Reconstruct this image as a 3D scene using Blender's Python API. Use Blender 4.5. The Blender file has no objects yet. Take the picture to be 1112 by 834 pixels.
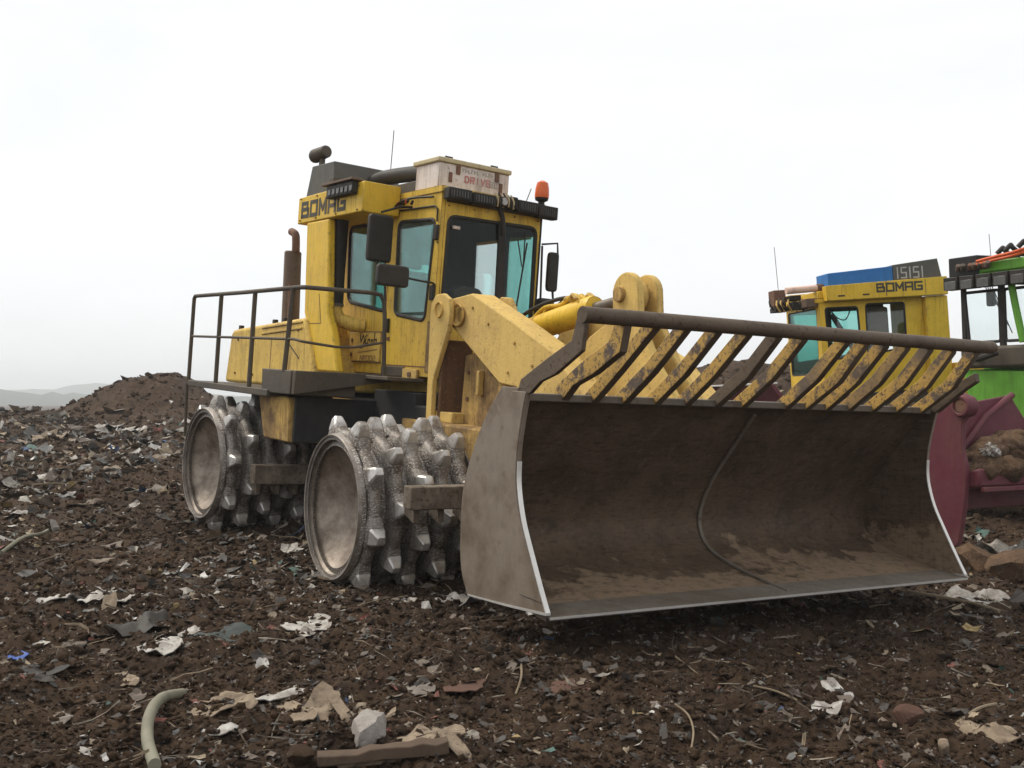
import bpy, bmesh, math, random
import numpy as np
from mathutils import Vector, Matrix
from mathutils.geometry import tessellate_polygon

random.seed(7); rng = np.random.default_rng(7)
SC = bpy.context.scene
COL = SC.collection
R_ = math.radians

# ------------------------------------------------------------------ camera model and machine frames
F_PX, CX, CY = 1150.0, 556.0, 417.0
PITCH = R_(0.996)
CAM = np.array([0, 0, 1.5])

def ray(px, py):
    x = (px - CX) / F_PX; y = -(py - CY) / F_PX
    f = np.array([0, math.cos(PITCH), math.sin(PITCH)]); u = np.array([0, -math.sin(PITCH), math.cos(PITCH)])
    return np.array([1., 0, 0]) * x + u * y + f

class Frame:
    """Right-handed frame: x forward, y to the machine's left, z up."""
    def __init__(s, O, yaw, pitch, tilt):
        a = R_(yaw)
        f = np.array([math.sin(a), -math.cos(a), -math.tan(R_(pitch))]); f /= np.linalg.norm(f)
        l = np.array([math.cos(a), math.sin(a), -math.tan(R_(tilt))]); l -= f * (l @ f); l /= np.linalg.norm(l)
        s.O = np.array(O, float); s.R = np.array([f, l, np.cross(f, l)])
    def loc(s, p): return s.R @ (np.array(p) - s.O)
    def wor(s, q): return s.O + np.array(q, float) @ s.R
    def on(s, px, py, ax, v):
        d = s.R @ ray(px, py); o = s.R @ (CAM - s.O); t = (v - o[ax]) / d[ax]
        return o + d * t
    def mat(s, q):
        m = Matrix.Identity(4)
        for i in range(3):
            for j in range(3): m[j][i] = s.R[i][j]
        w = s.wor(q)
        for j in range(3): m[j][3] = w[j]
        return m

A = Frame((0.354, 11.68, -0.31), 31.4, 3.0, 1.5)          # front half of the articulated machine
J = A.wor((-1.6, 0, .9))
B = Frame(J, 35.5, 3.3, 2.5); B.O = B.wor((1.6, 0, -.9))   # rear half
S = Frame((6.85, 20.5, -.1), -82, 4, 0)                    # second compactor
G = Frame((8.76, 17.35, -.1), -60, 2.5, 0)                 # green machine
K = Frame((5.52, 13.4, -.25), 28, 0, 0)                    # maroon bucket

# ------------------------------------------------------------------ terrain
def hash2(ix, iy, seed):
    n = (ix.astype(np.int64) * 374761393 + iy.astype(np.int64) * 668265263 + seed * 1442695041) & 0x7fffffff
    n = ((n ^ (n >> 13)) * 1274126177) & 0x7fffffff
    n = ((n ^ (n >> 16)) * 668265263) & 0x7fffffff
    return ((n ^ (n >> 15)) & 0xffff) / 65535.0

def vnoise(x, y, seed=0):
    ix = np.floor(x); iy = np.floor(y); fx = x - ix; fy = y - iy
    fx = fx * fx * fx * (fx * (fx * 6 - 15) + 10); fy = fy * fy * fy * (fy * (fy * 6 - 15) + 10)
    a = hash2(ix, iy, seed); b = hash2(ix + 1, iy, seed); c = hash2(ix, iy + 1, seed); d = hash2(ix + 1, iy + 1, seed)
    return (a + (b - a) * fx) * (1 - fy) + (c + (d - c) * fx) * fy - .5

def base_height(x, y):
    x = np.asarray(x, float); y = np.asarray(y, float)
    fx = math.sin(R_(31.4)); fy = -math.cos(R_(31.4))
    s = (x - .354) * fx + (y - 11.68) * fy          # forward distance
    l = (x - .354) * (-fy) + (y - 11.68) * fx
    back = np.maximum(-s - .3, 0)
    rise = .62 * (1 - np.exp(-back * .055 / .62))
    h = -0.34 + rise - .026 * np.clip(l, -5, 4) - .012 * np.clip(s, 0, 6)
    # the mound on the left and the spoil heap behind the parked machines
    def bump(cx, cy, sx, sy, hh):
        d = ((x - cx) / sx) ** 2 + ((y - cy) / sy) ** 2
        return hh * np.exp(-d ** 1.3)
    t = np.clip((y - 15) / 25, 0, 1); t = t * t * (3 - 2 * t)
    h = h + t * (.78 * np.clip((4 - x) / 6, 0, 1)) - np.clip((y - 50) / 40, 0, 1) * 1.6 * np.clip((4 - x) / 6, 0, 1)
    h = h + bump(-14.5, 42, 1.95, 4, 1.40) + bump(-12.5, 42.5, 1.9, 4, .66) + bump(-16.6, 42, 1.0, 3, .2)
    h = h + bump(13.5, 46, 7, 6, 2.6) + bump(7.5, 44, 4, 4, 1.4)
    return h

def height(x, y):
    x = np.asarray(x, float); y = np.asarray(y, float)
    r = np.hypot(x, y)
    h = base_height(x, y)
    n = .10 * vnoise(x * .55, y * .55, 1) + .11 * vnoise(x * 1.3 + 5, y * 1.3, 2)
    n2 = vnoise(x * 3.1, y * 3.1 + 9, 3); n = n + .085 * n2
    n = n + .075 * vnoise(x * 6.7, y * 6.7, 4)
    n3 = vnoise(x * 13.5, y * 13.5, 5); n = n + .045 * np.abs(n3) + .026 * vnoise(x * 27, y * 27, 6)
    n = n + .015 * vnoise(x * 55, y * 55, 7)
    n = n + np.clip((r - 14) / 25, 0, 1) * np.clip((75 - r) / 15, 0, 1) * (.18 * vnoise(x * .35, y * .35, 8) + .16 * vnoise(x * .9, y * .9, 9)+ .13 * vnoise(x * 2.2, y * 2.2, 10))
    # the soil under the machine is rolled flatter
    q = np.clip(1 - np.hypot((x + .6) / 5.0, (y - 11.5) / 4.0), 0, 1)
    return h + n * (1 - .45 * np.minimum(q * 2, 1))

def hz(x, y): return float(height(np.array([x]), np.array([y]))[0])

def ground_at(px, py, lift=0.0):
    d = ray(px, py); t = 3.0
    for _ in range(60):
        p = CAM + d * t
        h = hz(p[0], p[1])
        gap = p[2] - h
        t += gap / max(-d[2], .02) * .6
        t = min(t, 90)
    p = CAM + d * t
    return Vector((p[0], p[1], hz(p[0], p[1]) + lift))

# ------------------------------------------------------------------ materials
def new_mat(name):
    m = bpy.data.materials.new(name); m.use_nodes = True
    nt = m.node_tree; nt.nodes.clear()
    out = nt.nodes.new('ShaderNodeOutputMaterial')
    p = nt.nodes.new('ShaderNodeBsdfPrincipled'); nt.links.new(p.outputs[0], out.inputs[0])
    return m, nt, p, out

def nz(nt, vec, scale, detail=4, rough=.55, dist=0.0):
    n = nt.nodes.new('ShaderNodeTexNoise'); n.inputs['Scale'].default_value = scale
    n.inputs['Detail'].default_value = detail; n.inputs['Roughness'].default_value = rough; n.inputs['Distortion'].default_value = dist
    nt.links.new(vec, n.inputs['Vector']); return n.outputs['Fac']

def ramp(nt, fac, a, b, ca=(0, 0, 0, 1), cb=(1, 1, 1, 1)):
    r = nt.nodes.new('ShaderNodeValToRGB'); r.color_ramp.elements[0].position = a; r.color_ramp.elements[1].position = b
    r.color_ramp.elements[0].color = ca; r.color_ramp.elements[1].color = cb
    nt.links.new(fac, r.inputs[0]); return r.outputs[0]

def mixc(nt, fac, a, b, mode='MIX'):
    m = nt.nodes.new('ShaderNodeMix'); m.data_type = 'RGBA'; m.blend_type = mode
    for s, v in ((0, fac), (6, a), (7, b)):
        if isinstance(v, (int, float)): m.inputs[s].default_value = v
        elif isinstance(v, tuple): m.inputs[s].default_value = (*v[:3], 1)
        else: nt.links.new(v, m.inputs[s])
    return m.outputs[2]

def math_(nt, op, a, b):
    m = nt.nodes.new('ShaderNodeMath'); m.operation = op
    for s, v in ((0, a), (1, b)):
        if isinstance(v, (int, float)): m.inputs[s].default_value = v
        else: nt.links.new(v, m.inputs[s])
    return m.outputs[0]

def coords(nt, scale=(1, 1, 1)):
    t = nt.nodes.new('ShaderNodeTexCoord'); mp = nt.nodes.new('ShaderNodeMapping')
    mp.inputs['Scale'].default_value = scale; nt.links.new(t.outputs['Object'], mp.inputs['Vector'])
    return mp.outputs['Vector']

def bump(nt, p, h, strength=.3, dist=.01):
    b = nt.nodes.new('ShaderNodeBump'); b.inputs['Strength'].default_value = strength; b.inputs['Distance'].default_value = dist
    nt.links.new(h, b.inputs['Height']); nt.links.new(b.outputs[0], p.inputs['Normal'])

def paint(name, base, dirt=(.16, .1, .05), d0=.5, d1=.75, damt=.7, rust=(.06, .028, .014), r0=.66, r1=.72, rough=.5, metal=0.0,
          streak=.35, bumpy=.25, scale=1.6, fine=22, chips=0.):
    m, nt, p, out = new_mat(name)
    v = coords(nt); vs = coords(nt, (5, 5, .45))
    c = mixc(nt, math_(nt, 'MULTIPLY', ramp(nt, nz(nt, v, scale, 8, .65), d0, d1), damt), base, dirt)
    c = mixc(nt, math_(nt, 'MULTIPLY', ramp(nt, nz(nt, vs, 2.2, 5, .6), .5, .72), streak), c, tuple(x * .45 for x in dirt))
    rm = ramp(nt, nz(nt, v, fine, 5, .6), r0, r1)
    if chips: rm = math_(nt, 'MULTIPLY', rm, ramp(nt, nz(nt, v, 1.7, 4, .65), .34, .54))
    c = mixc(nt, rm, c, rust)
    p.inputs['Specular IOR Level'].default_value = .3
    c = mixc(nt, math_(nt, 'MULTIPLY', ramp(nt, nz(nt, v, 5, 6, .7), .35, .7), .4), c, tuple(min(1, x * 1.3 + .02) for x in base))
    if chips:
        pit = math_(nt, 'MULTIPLY', ramp(nt, nz(nt, v, 48, 4, .7), .60, .66), ramp(nt, nz(nt, v, 2.6, 5, .6), .42, .62))
        c = mixc(nt, math_(nt, 'MULTIPLY', pit, chips), c, rust)
        drip = math_(nt, 'MULTIPLY', ramp(nt, nz(nt, coords(nt, (17, 17, .9)), 1.6, 5, .65), .53, .64), ramp(nt, nz(nt, v, 1.9, 4, .6), .40, .58))
        c = mixc(nt, math_(nt, 'MULTIPLY', drip, .75 * chips), c, tuple(.6 * a + .4 * b * .5 for a, b in zip(rust, base)))
    if chips:
        bv = nt.nodes.new('ShaderNodeBevel'); bv.samples = 4; bv.inputs['Radius'].default_value = .022
        ge = nt.nodes.new('ShaderNodeNewGeometry'); dp = nt.nodes.new('ShaderNodeVectorMath'); dp.operation = 'DOT_PRODUCT'
        nt.links.new(bv.outputs[0], dp.inputs[0]); nt.links.new(ge.outputs['True Normal'], dp.inputs[1])
        edge = math_(nt, 'SUBTRACT', 1.0, dp.outputs['Value'])
        em = ramp(nt, math_(nt, 'ADD', math_(nt, 'MULTIPLY', edge, 2.2), math_(nt, 'SUBTRACT', nz(nt, v, 13, 6, .75), .5)), .10, .22)
        c = mixc(nt, math_(nt, 'MULTIPLY', em, .85 * min(1, chips + .2)), c, tuple(.5 * a_ + .5 * b_ for a_, b_ in zip(rust, (.09, .06, .04))))
    nt.links.new(c, p.inputs['Base Color'])
    p.inputs['Metallic'].default_value = metal
    rr = nt.nodes.new('ShaderNodeMapRange'); rr.inputs[3].default_value = rough - .12; rr.inputs[4].default_value = rough + .18
    nt.links.new(nz(nt, v, 7, 5), rr.inputs[0]); nt.links.new(rr.outputs[0], p.inputs['Roughness'])
    bump(nt, p, nz(nt, v, 30, 6, .65), bumpy, .008)
    return m

M = {}
M['yellow'] = paint('yellow_paint', (.65, .425, .045), (.36, .21, .05), .42, .74, .8, rust=(.13, .06, .02), r0=.635, r1=.70, rough=.5, streak=.5, chips=0.9)
M['yellow_hood'] = paint('yellow_hood_paint', (.64, .435, .09), (.40, .245, .08), .42, .7, .7, rust=(.16, .075, .03), r0=.61, r1=.68, rough=.6, streak=.6, chips=0.9)
M['yellow_dusty'] = paint('dusty_yellow_paint', (.60, .41, .12), (.36, .225, .085), .42, .72, .85, rust=(.12, .055, .022), r0=.60, r1=.68, rough=.75, streak=.08, bumpy=.6, chips=0.4)
M['yellow_mud'] = paint('muddy_yellow_paint', (.54, .345, .10), (.13, .075, .038), .37, .52, .95, rust=(.07, .035, .02), r0=.58, r1=.66, rough=.8, streak=.5, bumpy=.9, chips=0.9)
M['yellow_clean'] = paint('yellow_clean_paint', (.67, .43, .03), (.42, .25, .04), .5, .8, .6, r0=.7, r1=.75, rough=.45, streak=.2, chips=0.55)
M['steel'] = paint('worn_steel', (.16, .138, .112), (.10, .072, .048), .42, .66, .8, rust=(.075, .045, .03), r0=.58, r1=.72, rough=.55, metal=.25, streak=.4, bumpy=.3)
M['blade_out'] = paint('blade_side_steel', (.22, .18, .14), (.115, .078, .048), .40, .62, .85, rust=(.12, .075, .05), r0=.55, r1=.75, rough=.5, metal=.25, streak=.12, bumpy=.2, fine=7)
M['bright'] = paint('bright_worn_edge', (.62, .6, .57), (.35, .32, .28), .55, .8, .5, r0=.72, r1=.78, rough=.35, metal=.6, streak=.1)
M['rack'] = paint('rack_pipe_steel', (.092, .066, .044), (.15, .108, .072), .4, .65, .7, rust=(.05, .025, .015), r0=.56, r1=.68, rough=.6, metal=.15, streak=.2, bumpy=.5)
M['black'] = paint('black_rubber', (.016, .0135, .0105), (.048, .038, .027), .42, .72, .7, r0=.8, r1=.9, rough=.6, streak=.15)
M['darkgrey'] = paint('dark_grey_paint', (.052, .045, .034), (.10, .078, .052), .40, .68, .85, rust=(.14, .10, .06), r0=.62, r1=.7, rough=.6, streak=.3, chips=0.9)
M['greybox'] = paint('grey_cooler_paint', (.085, .082, .072), (.12, .10, .07), .5, .75, .6, r0=.72, r1=.78, rough=.6, streak=.2)
M['white'] = paint('dirty_white_paint', (.66, .58, .52), (.4, .29, .2), .45, .75, .7, rust=(.3, .17, .09), r0=.64, r1=.72, rough=.6, streak=.5, chips=0.9)
M['tan'] = paint('yellowed_lid', (.5, .42, .25), (.25, .2, .1), .5, .8, .7, rough=.6)
M['rustpipe'] = paint('rusty_exhaust', (.17, .085, .05), (.11, .065, .045), .4, .7, .8, rust=(.06, .03, .018), r0=.56, r1=.66, rough=.75, bumpy=.6)
M['exhaust'] = paint('brown_silencer', (.12, .085, .06), (.16, .1, .07), .4, .7, .8, r0=.6, r1=.7, rough=.7)
M['green'] = paint('green_paint', (.115, .33, .03), (.09, .16, .03), .5, .8, .6, r0=.72, r1=.78, rough=.45, streak=.2, chips=0.4)
M['maroon'] = paint('maroon_paint', (.115, .022, .036), (.11, .05, .04), .42, .7, .75, rust=(.2, .075, .05), r0=.62, r1=.72, rough=.55, streak=.35, chips=0.9)
M['blue'] = paint('blue_paint', (.022, .15, .42), (.03, .08, .2), .5, .8, .7, r0=.75, r1=.8, rough=.5, streak=.3)
M['pink'] = paint('faded_pink_tube', (.66, .46, .36), (.45, .28, .2), .5, .75, .6, rough=.5)
M['text'] = paint('dark_lettering', (.055, .05, .04), (.14, .1, .05), .5, .75, .6, r0=.7, r1=.76, rough=.6)
M['redtext'] = paint('red_lettering', (.45, .13, .12), (.55, .4, .34), .36, .62, .9, r0=.8, r1=.9, rough=.6)
M['greytext'] = paint('grey_lettering', (.3, .27, .23), (.5, .42, .36), .36, .62, .9, r0=.8, r1=.9, rough=.6)
M['hand'] = paint('black_marker', (.04, .03, .02), (.05, .04, .02), .5, .8, .5, r0=.9, r1=.95)
M['faint'] = paint('faded_marking', (.27, .16, .05), (.33, .2, .05), .5, .8, .5, r0=.9, r1=.95)
M['whitemark'] = paint('white_marking', (.4, .38, .36), (.15, .13, .12), .5, .75, .7, r0=.8, r1=.9)
M['orangecable'] = paint('orange_cable', (.6, .1, .02), (.3, .06, .02), .5, .8, .6, r0=.8, r1=.9)
M['lining_shade'] = paint('dark_lining_and_shade', (.02, .02, .02), (.035, .03, .028), .5, .8, .5, r0=.9, r1=.95, rough=.8)  # cab lining colour, also painted shade on the plate before the tank
M['amber'] = paint('amber_lens', (.62, .12, .025), (.4, .08, .03), .6, .85, .6, r0=.85, r1=.9, rough=.2, streak=.1)
M['lens'] = paint('lamp_lens', (.12, .12, .115), (.06, .05, .045), .45, .7, .7, r0=.75, r1=.85, rough=.2, metal=.3)
M['hose'] = paint('old_grey_hose', (.19, .18, .13), (.09, .07, .05), .45, .75, .7, r0=.75, r1=.85, rough=.7)
M['wood'] = paint('weathered_wood', (.085, .056, .036), (.045, .03, .02), .4, .7, .8, r0=.7, r1=.8, rough=.85, bumpy=.7)
M['stone'] = paint('dirty_concrete', (.28, .255, .23), (.13, .095, .07), .45, .75, .8, rust=(.1, .07, .05), r0=.6, r1=.72, rough=.9, bumpy=.9, scale=9, fine=60)
M['plastic_white'] = paint('dirty_white_plastic', (.44, .42, .385), (.12, .088, .062), .40, .62, .95, rust=(.06, .04, .026), r0=.55, r1=.66, rough=.6, bumpy=.9, scale=6, fine=18)
M['plastic_tan'] = paint('tan_card', (.27, .21, .145), (.095, .064, .042), .40, .62, .95, rust=(.05, .033, .022), r0=.54, r1=.66, rough=.85, bumpy=.9, scale=6, fine=18)
M['plastic_grey'] = paint('grey_card', (.2, .18, .155), (.08, .056, .04), .40, .62, .95, rust=(.05, .033, .022), r0=.54, r1=.66, rough=.85, bumpy=.9, scale=6, fine=18)
M['plastic_blue'] = paint('blue_plastic', (.03, .08, .3), (.05, .05, .08), .5, .8, .7, rough=.5, scale=8)
M['plastic_teal'] = paint('teal_netting', (.035, .05, .048), (.05, .04, .034), .4, .7, .9, rough=.8, scale=9)
M['rustscrap'] = paint('rust_brown_scrap', (.085, .042, .028), (.06, .035, .025), .45, .75, .8, rough=.85, scale=9)
M['twig'] = paint('dry_twig', (.22, .17, .11), (.1, .07, .045), .45, .75, .8, rough=.85, scale=9)

def drum_mat(name, base, mud, weld=True, d0=.42, d1=.62, metal=.4, rgh=.42):
    m, nt, p, out = new_mat(name)
    v = coords(nt)
    oi = nt.nodes.new('ShaderNodeObjectInfo'); ad = nt.nodes.new('ShaderNodeVectorMath'); ad.operation = 'ADD'
    cb_ = nt.nodes.new('ShaderNodeCombineXYZ'); rn = math_(nt, 'MULTIPLY', oi.outputs['Random'], 37.0)
    for i_ in range(3): nt.links.new(rn, cb_.inputs[i_])
    nt.links.new(v, ad.inputs[0]); nt.links.new(cb_.outputs[0], ad.inputs[1]); v = ad.outputs[0]
    c = mixc(nt, ramp(nt, nz(nt, v, 4.5, 8, .7), d0, d1), base, mud)
    c = mixc(nt, math_(nt, 'MULTIPLY', ramp(nt, nz(nt, v, 1.4, 4), .4, .7), .5), c, mud)
    if weld:
        vo = nt.nodes.new('ShaderNodeTexVoronoi'); vo.inputs['Scale'].default_value = 60; nt.links.new(coords(nt, (1.0, .5, 1.0)), vo.inputs['Vector'])
        spots = ramp(nt, vo.outputs['Distance'], .12, .5, (1, 1, 1, 1), (0, 0, 0, 1))
        c = mixc(nt, math_(nt, 'MULTIPLY', spots, .8), mixc(nt, .62, c, mud), tuple(min(1, x * 1.2) for x in base))
        h = math_(nt, 'ADD', spots, math_(nt, 'MULTIPLY', nz(nt, v, 60, 4), .5))
        bump(nt, p, h, .55, .010)
    else:
        bump(nt, p, nz(nt, v, 16, 7, .65), .35, .01)
    nt.links.new(c, p.inputs['Base Color'])
    p.inputs['Metallic'].default_value = metal; p.inputs['Roughness'].default_value = rgh
    return m
M['weld'] = drum_mat('hardfaced_steel', (.44, .415, .38), (.115, .09, .07), rgh=.5)
M['dish'] = drum_mat('muddy_drum_dish', (.33, .28, .22), (.12, .085, .06), False, .40, .66, .3, .45)
M['rim'] = drum_mat('drum_rim_steel', (.3, .27, .24), (.15, .12, .095), False)
M['cap'] = drum_mat('polished_tooth_steel', (.60, .58, .55), (.2, .17, .14), False, .44, .66, .6, .38)

def glass(name, tint, dust=.1, gloss=.12, refl=.55):
    m = bpy.data.materials.new(name); m.use_nodes = True; nt = m.node_tree; nt.nodes.clear()
    out = nt.nodes.new('ShaderNodeOutputMaterial')
    t = nt.nodes.new('ShaderNodeBsdfTransparent'); t.inputs[0].default_value = (*tint, 1)
    g = nt.nodes.new('ShaderNodeBsdfGlossy'); g.inputs[1].default_value = .03; g.inputs[0].default_value = (.9, .95, .95, 1)
    d = nt.nodes.new('ShaderNodeBsdfDiffuse'); d.inputs[0].default_value = (.3, .32, .31, 1)
    fr = nt.nodes.new('ShaderNodeFresnel'); fr.inputs[0].default_value = 1.45
    a = nt.nodes.new('ShaderNodeMixShader'); b = nt.nodes.new('ShaderNodeMixShader')
    f = math_(nt, 'MINIMUM', math_(nt, 'ADD', math_(nt, 'MULTIPLY', fr.outputs[0], refl), gloss * .12), .6)
    nt.links.new(f, a.inputs[0]); nt.links.new(t.outputs[0], a.inputs[1]); nt.links.new(g.outputs[0], a.inputs[2])
    v = coords(nt)
    df = math_(nt, 'MULTIPLY', ramp(nt, nz(nt, v, 3, 6, .7), .3, .75), dust * 1.6)
    nt.links.new(df, b.inputs[0]); nt.links.new(a.outputs[0], b.inputs[1]); nt.links.new(d.outputs[0], b.inputs[2])
    nt.links.new(b.outputs[0], out.inputs[0])
    return m
M['glass'] = glass('tinted_window_glass', (.60, .83, .80), .13, .2)
M['glass_front'] = glass('windscreen_glass', (.93, .97, .97), .012, .0, .2)
M['glass_teal'] = glass('teal_window_glass', (.55, .82, .78), .012)
M['glass_pale'] = glass('pale_window_glass', (.95, .985, .985), .01)
M['mirror'] = paint('mirror_glass', (.5, .5, .5), (.3, .3, .3), .5, .8, .3, rough=.1, metal=.9)

def rack_bar_mat():
    m, nt, p, out = new_mat('rack_bar_chipped_yellow')
    v = coords(nt)
    c = mixc(nt, ramp(nt, nz(nt, v, 4.2, 8, .8), .43, .50), (.085, .06, .045), (.48, .29, .06))
    c = mixc(nt, ramp(nt, nz(nt, v, 30, 6, .8), .525, .59), c, (.085, .052, .032))
    c = mixc(nt, ramp(nt, nz(nt, v, 1.1, 3), .5, .75), c, (.12, .085, .06))
    nt.links.new(c, p.inputs['Base Color']); p.inputs['Roughness'].default_value = .7
    bump(nt, p, nz(nt, v, 26, 6, .75), .6, .01)
    return m
M['bar'] = rack_bar_mat()
M['mudsteel'] = paint('mud_caked_steel', (.20, .165, .125), (.075, .052, .035), .38, .58, .95, rust=(.05, .034, .022), r0=.52, r1=.62, rough=.8, streak=.3, bumpy=1.2, scale=4)
M['recess'] = paint('rust_brown_recess', (.13, .065, .03), (.05, .03, .02), .4, .65, .8, rust=(.3, .17, .05), r0=.6, r1=.68, rough=.8, streak=.5, bumpy=.6)

def blade_in_mat():
    m, nt, p, out = new_mat('blade_inner_steel')
    v = coords(nt); vs = coords(nt, (1.2, 1.2, 4.0))
    c = mixc(nt, ramp(nt, nz(nt, v, 2.2, 8, .7), .35, .7), (.060, .041, .027), (.13, .088, .056))
    # scraped paler areas low in the blade, with torn outlines (mud caked above them)
    sep = nt.nodes.new('ShaderNodeSeparateXYZ'); t = nt.nodes.new('ShaderNodeTexCoord'); nt.links.new(t.outputs['Object'], sep.inputs[0])
    mr = nt.nodes.new('ShaderNodeMapping'); mr.vector_type = 'TEXTURE'; mr.inputs['Rotation'].default_value = (0, 0, R_(31.4)); nt.links.new(t.outputs['Object'], mr.inputs['Vector'])
    sp2 = nt.nodes.new('ShaderNodeSeparateXYZ'); nt.links.new(mr.outputs[0], sp2.inputs[0])
    lat = math_(nt, 'SINE', math_(nt, 'ADD', math_(nt, 'MULTIPLY', sp2.outputs[1], 2.79), 5.6), 0)
    zz = math_(nt, 'ADD', math_(nt, 'MULTIPLY', sep.outputs[2], -1.25), math_(nt, 'MULTIPLY', lat, .24))
    k = math_(nt, 'ADD', math_(nt, 'ADD', zz, 1.07), math_(nt, 'MULTIPLY', math_(nt, 'SUBTRACT', nz(nt, v, .75, 5, .6), .5), 2.2))
    c = mixc(nt, math_(nt, 'MULTIPLY', ramp(nt, math_(nt, 'ADD', k, math_(nt, 'MULTIPLY', math_(nt, 'SUBTRACT', nz(nt, v, 6, 6, .75), .5), .5)), .47, .57), .85), c, (.24, .17, .11))
    t2 = nt.nodes.new('ShaderNodeTexCoord'); m2 = nt.nodes.new('ShaderNodeMapping'); m2.vector_type = 'TEXTURE'; m2.inputs['Rotation'].default_value = (0, 0, R_(31.4)); m2.inputs['Scale'].default_value = (.18, 2.6, .18)
    nt.links.new(t2.outputs['Object'], m2.inputs['Vector'])
    m3 = nt.nodes.new('ShaderNodeMapping'); m3.vector_type = 'TEXTURE'; m3.inputs['Rotation'].default_value = (0, 0, R_(31.4)); m3.inputs['Scale'].default_value = (.9, .07, 1.0); nt.links.new(t2.outputs['Object'], m3.inputs['Vector'])
    c = mixc(nt, math_(nt, 'MULTIPLY', ramp(nt, nz(nt, vs, 9, 6, .7), .5, .66), .6), c, (.028, .019, .014))
    c = mixc(nt, math_(nt, 'MULTIPLY', ramp(nt, nz(nt, m2.outputs[0], 3.2, 6, .7), .54, .66), .45), c, (.15, .11, .08))
    c = mixc(nt, math_(nt, 'MULTIPLY', ramp(nt, nz(nt, m3.outputs[0], 2.6, 5, .7), .56, .68), .4), c, (.022, .016, .012))
    c = mixc(nt, ramp(nt, nz(nt, v, 5, 8, .75), .62, .7), c, (.085, .055, .038))
    nt.links.new(c, p.inputs['Base Color']); p.inputs['Roughness'].default_value = .62; p.inputs['Specular IOR Level'].default_value = .2
    bump(nt, p, nz(nt, v, 9, 8, .7), .4, .02)
    return m
M['blade_in'] = blade_in_mat()

def soil_mat(name, k=1.0):
    m, nt, p, out = new_mat(name)
    v = coords(nt)
    a = mixc(nt, ramp(nt, nz(nt, v, .6, 6, .65), .35, .68), (.044 * k, .0265 * k, .0155 * k), (.088 * k, .054 * k, .031 * k))
    a = mixc(nt, ramp(nt, nz(nt, v, 5, 8, .7), .42, .7), a, (.024 * k, .016 * k, .012 * k))
    a = mixc(nt, ramp(nt, nz(nt, v, 17, 6, .75), .54, .68), a, (.085 * k, .058 * k, .04 * k))
    vo = nt.nodes.new('ShaderNodeTexVoronoi'); vo.inputs['Scale'].default_value = 34; nt.links.new(v, vo.inputs['Vector'])
    sepc = nt.nodes.new('ShaderNodeSeparateColor'); nt.links.new(vo.outputs['Color'], sepc.inputs[0])
    chip = math_(nt, 'MULTIPLY', ramp(nt, sepc.outputs[0], .90, .92), ramp(nt, vo.outputs['Distance'], .22, .3, (1, 1, 1, 1), (0, 0, 0, 1)))
    a = mixc(nt, chip, a, mixc(nt, sepc.outputs[1], (.16, .12, .085), (.30, .27, .23)))
    nt.links.new(a, p.inputs['Base Color']); p.inputs['Roughness'].default_value = .95; p.inputs['Specular IOR Level'].default_value = .15
    h = math_(nt, 'ADD', nz(nt, v, 28, 8, .75), math_(nt, 'MULTIPLY', nz(nt, v, 110, 4, .7), .4))
    bump(nt, p, h, .9, .03)
    return m
M['soil'] = soil_mat('dark_tip_soil')
M['clod'] = soil_mat('soil_clod', 1.05)
M['brownsoil'] = soil_mat('brown_loam', 2.4)

def litter_mat():
    m, nt, p, out = new_mat('mixed_litter')
    at = nt.nodes.new('ShaderNodeAttribute'); at.attribute_name = 'Col'
    v = coords(nt)
    c = mixc(nt, math_(nt, 'MULTIPLY', ramp(nt, nz(nt, v, 14, 6, .7), .4, .7), .7), at.outputs['Color'], (.07, .05, .036))
    nt.links.new(c, p.inputs['Base Color']); p.inputs['Roughness'].default_value = .8
    bump(nt, p, nz(nt, v, 40, 4), .4, .01)
    return m
M['litter'] = litter_mat()

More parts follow.
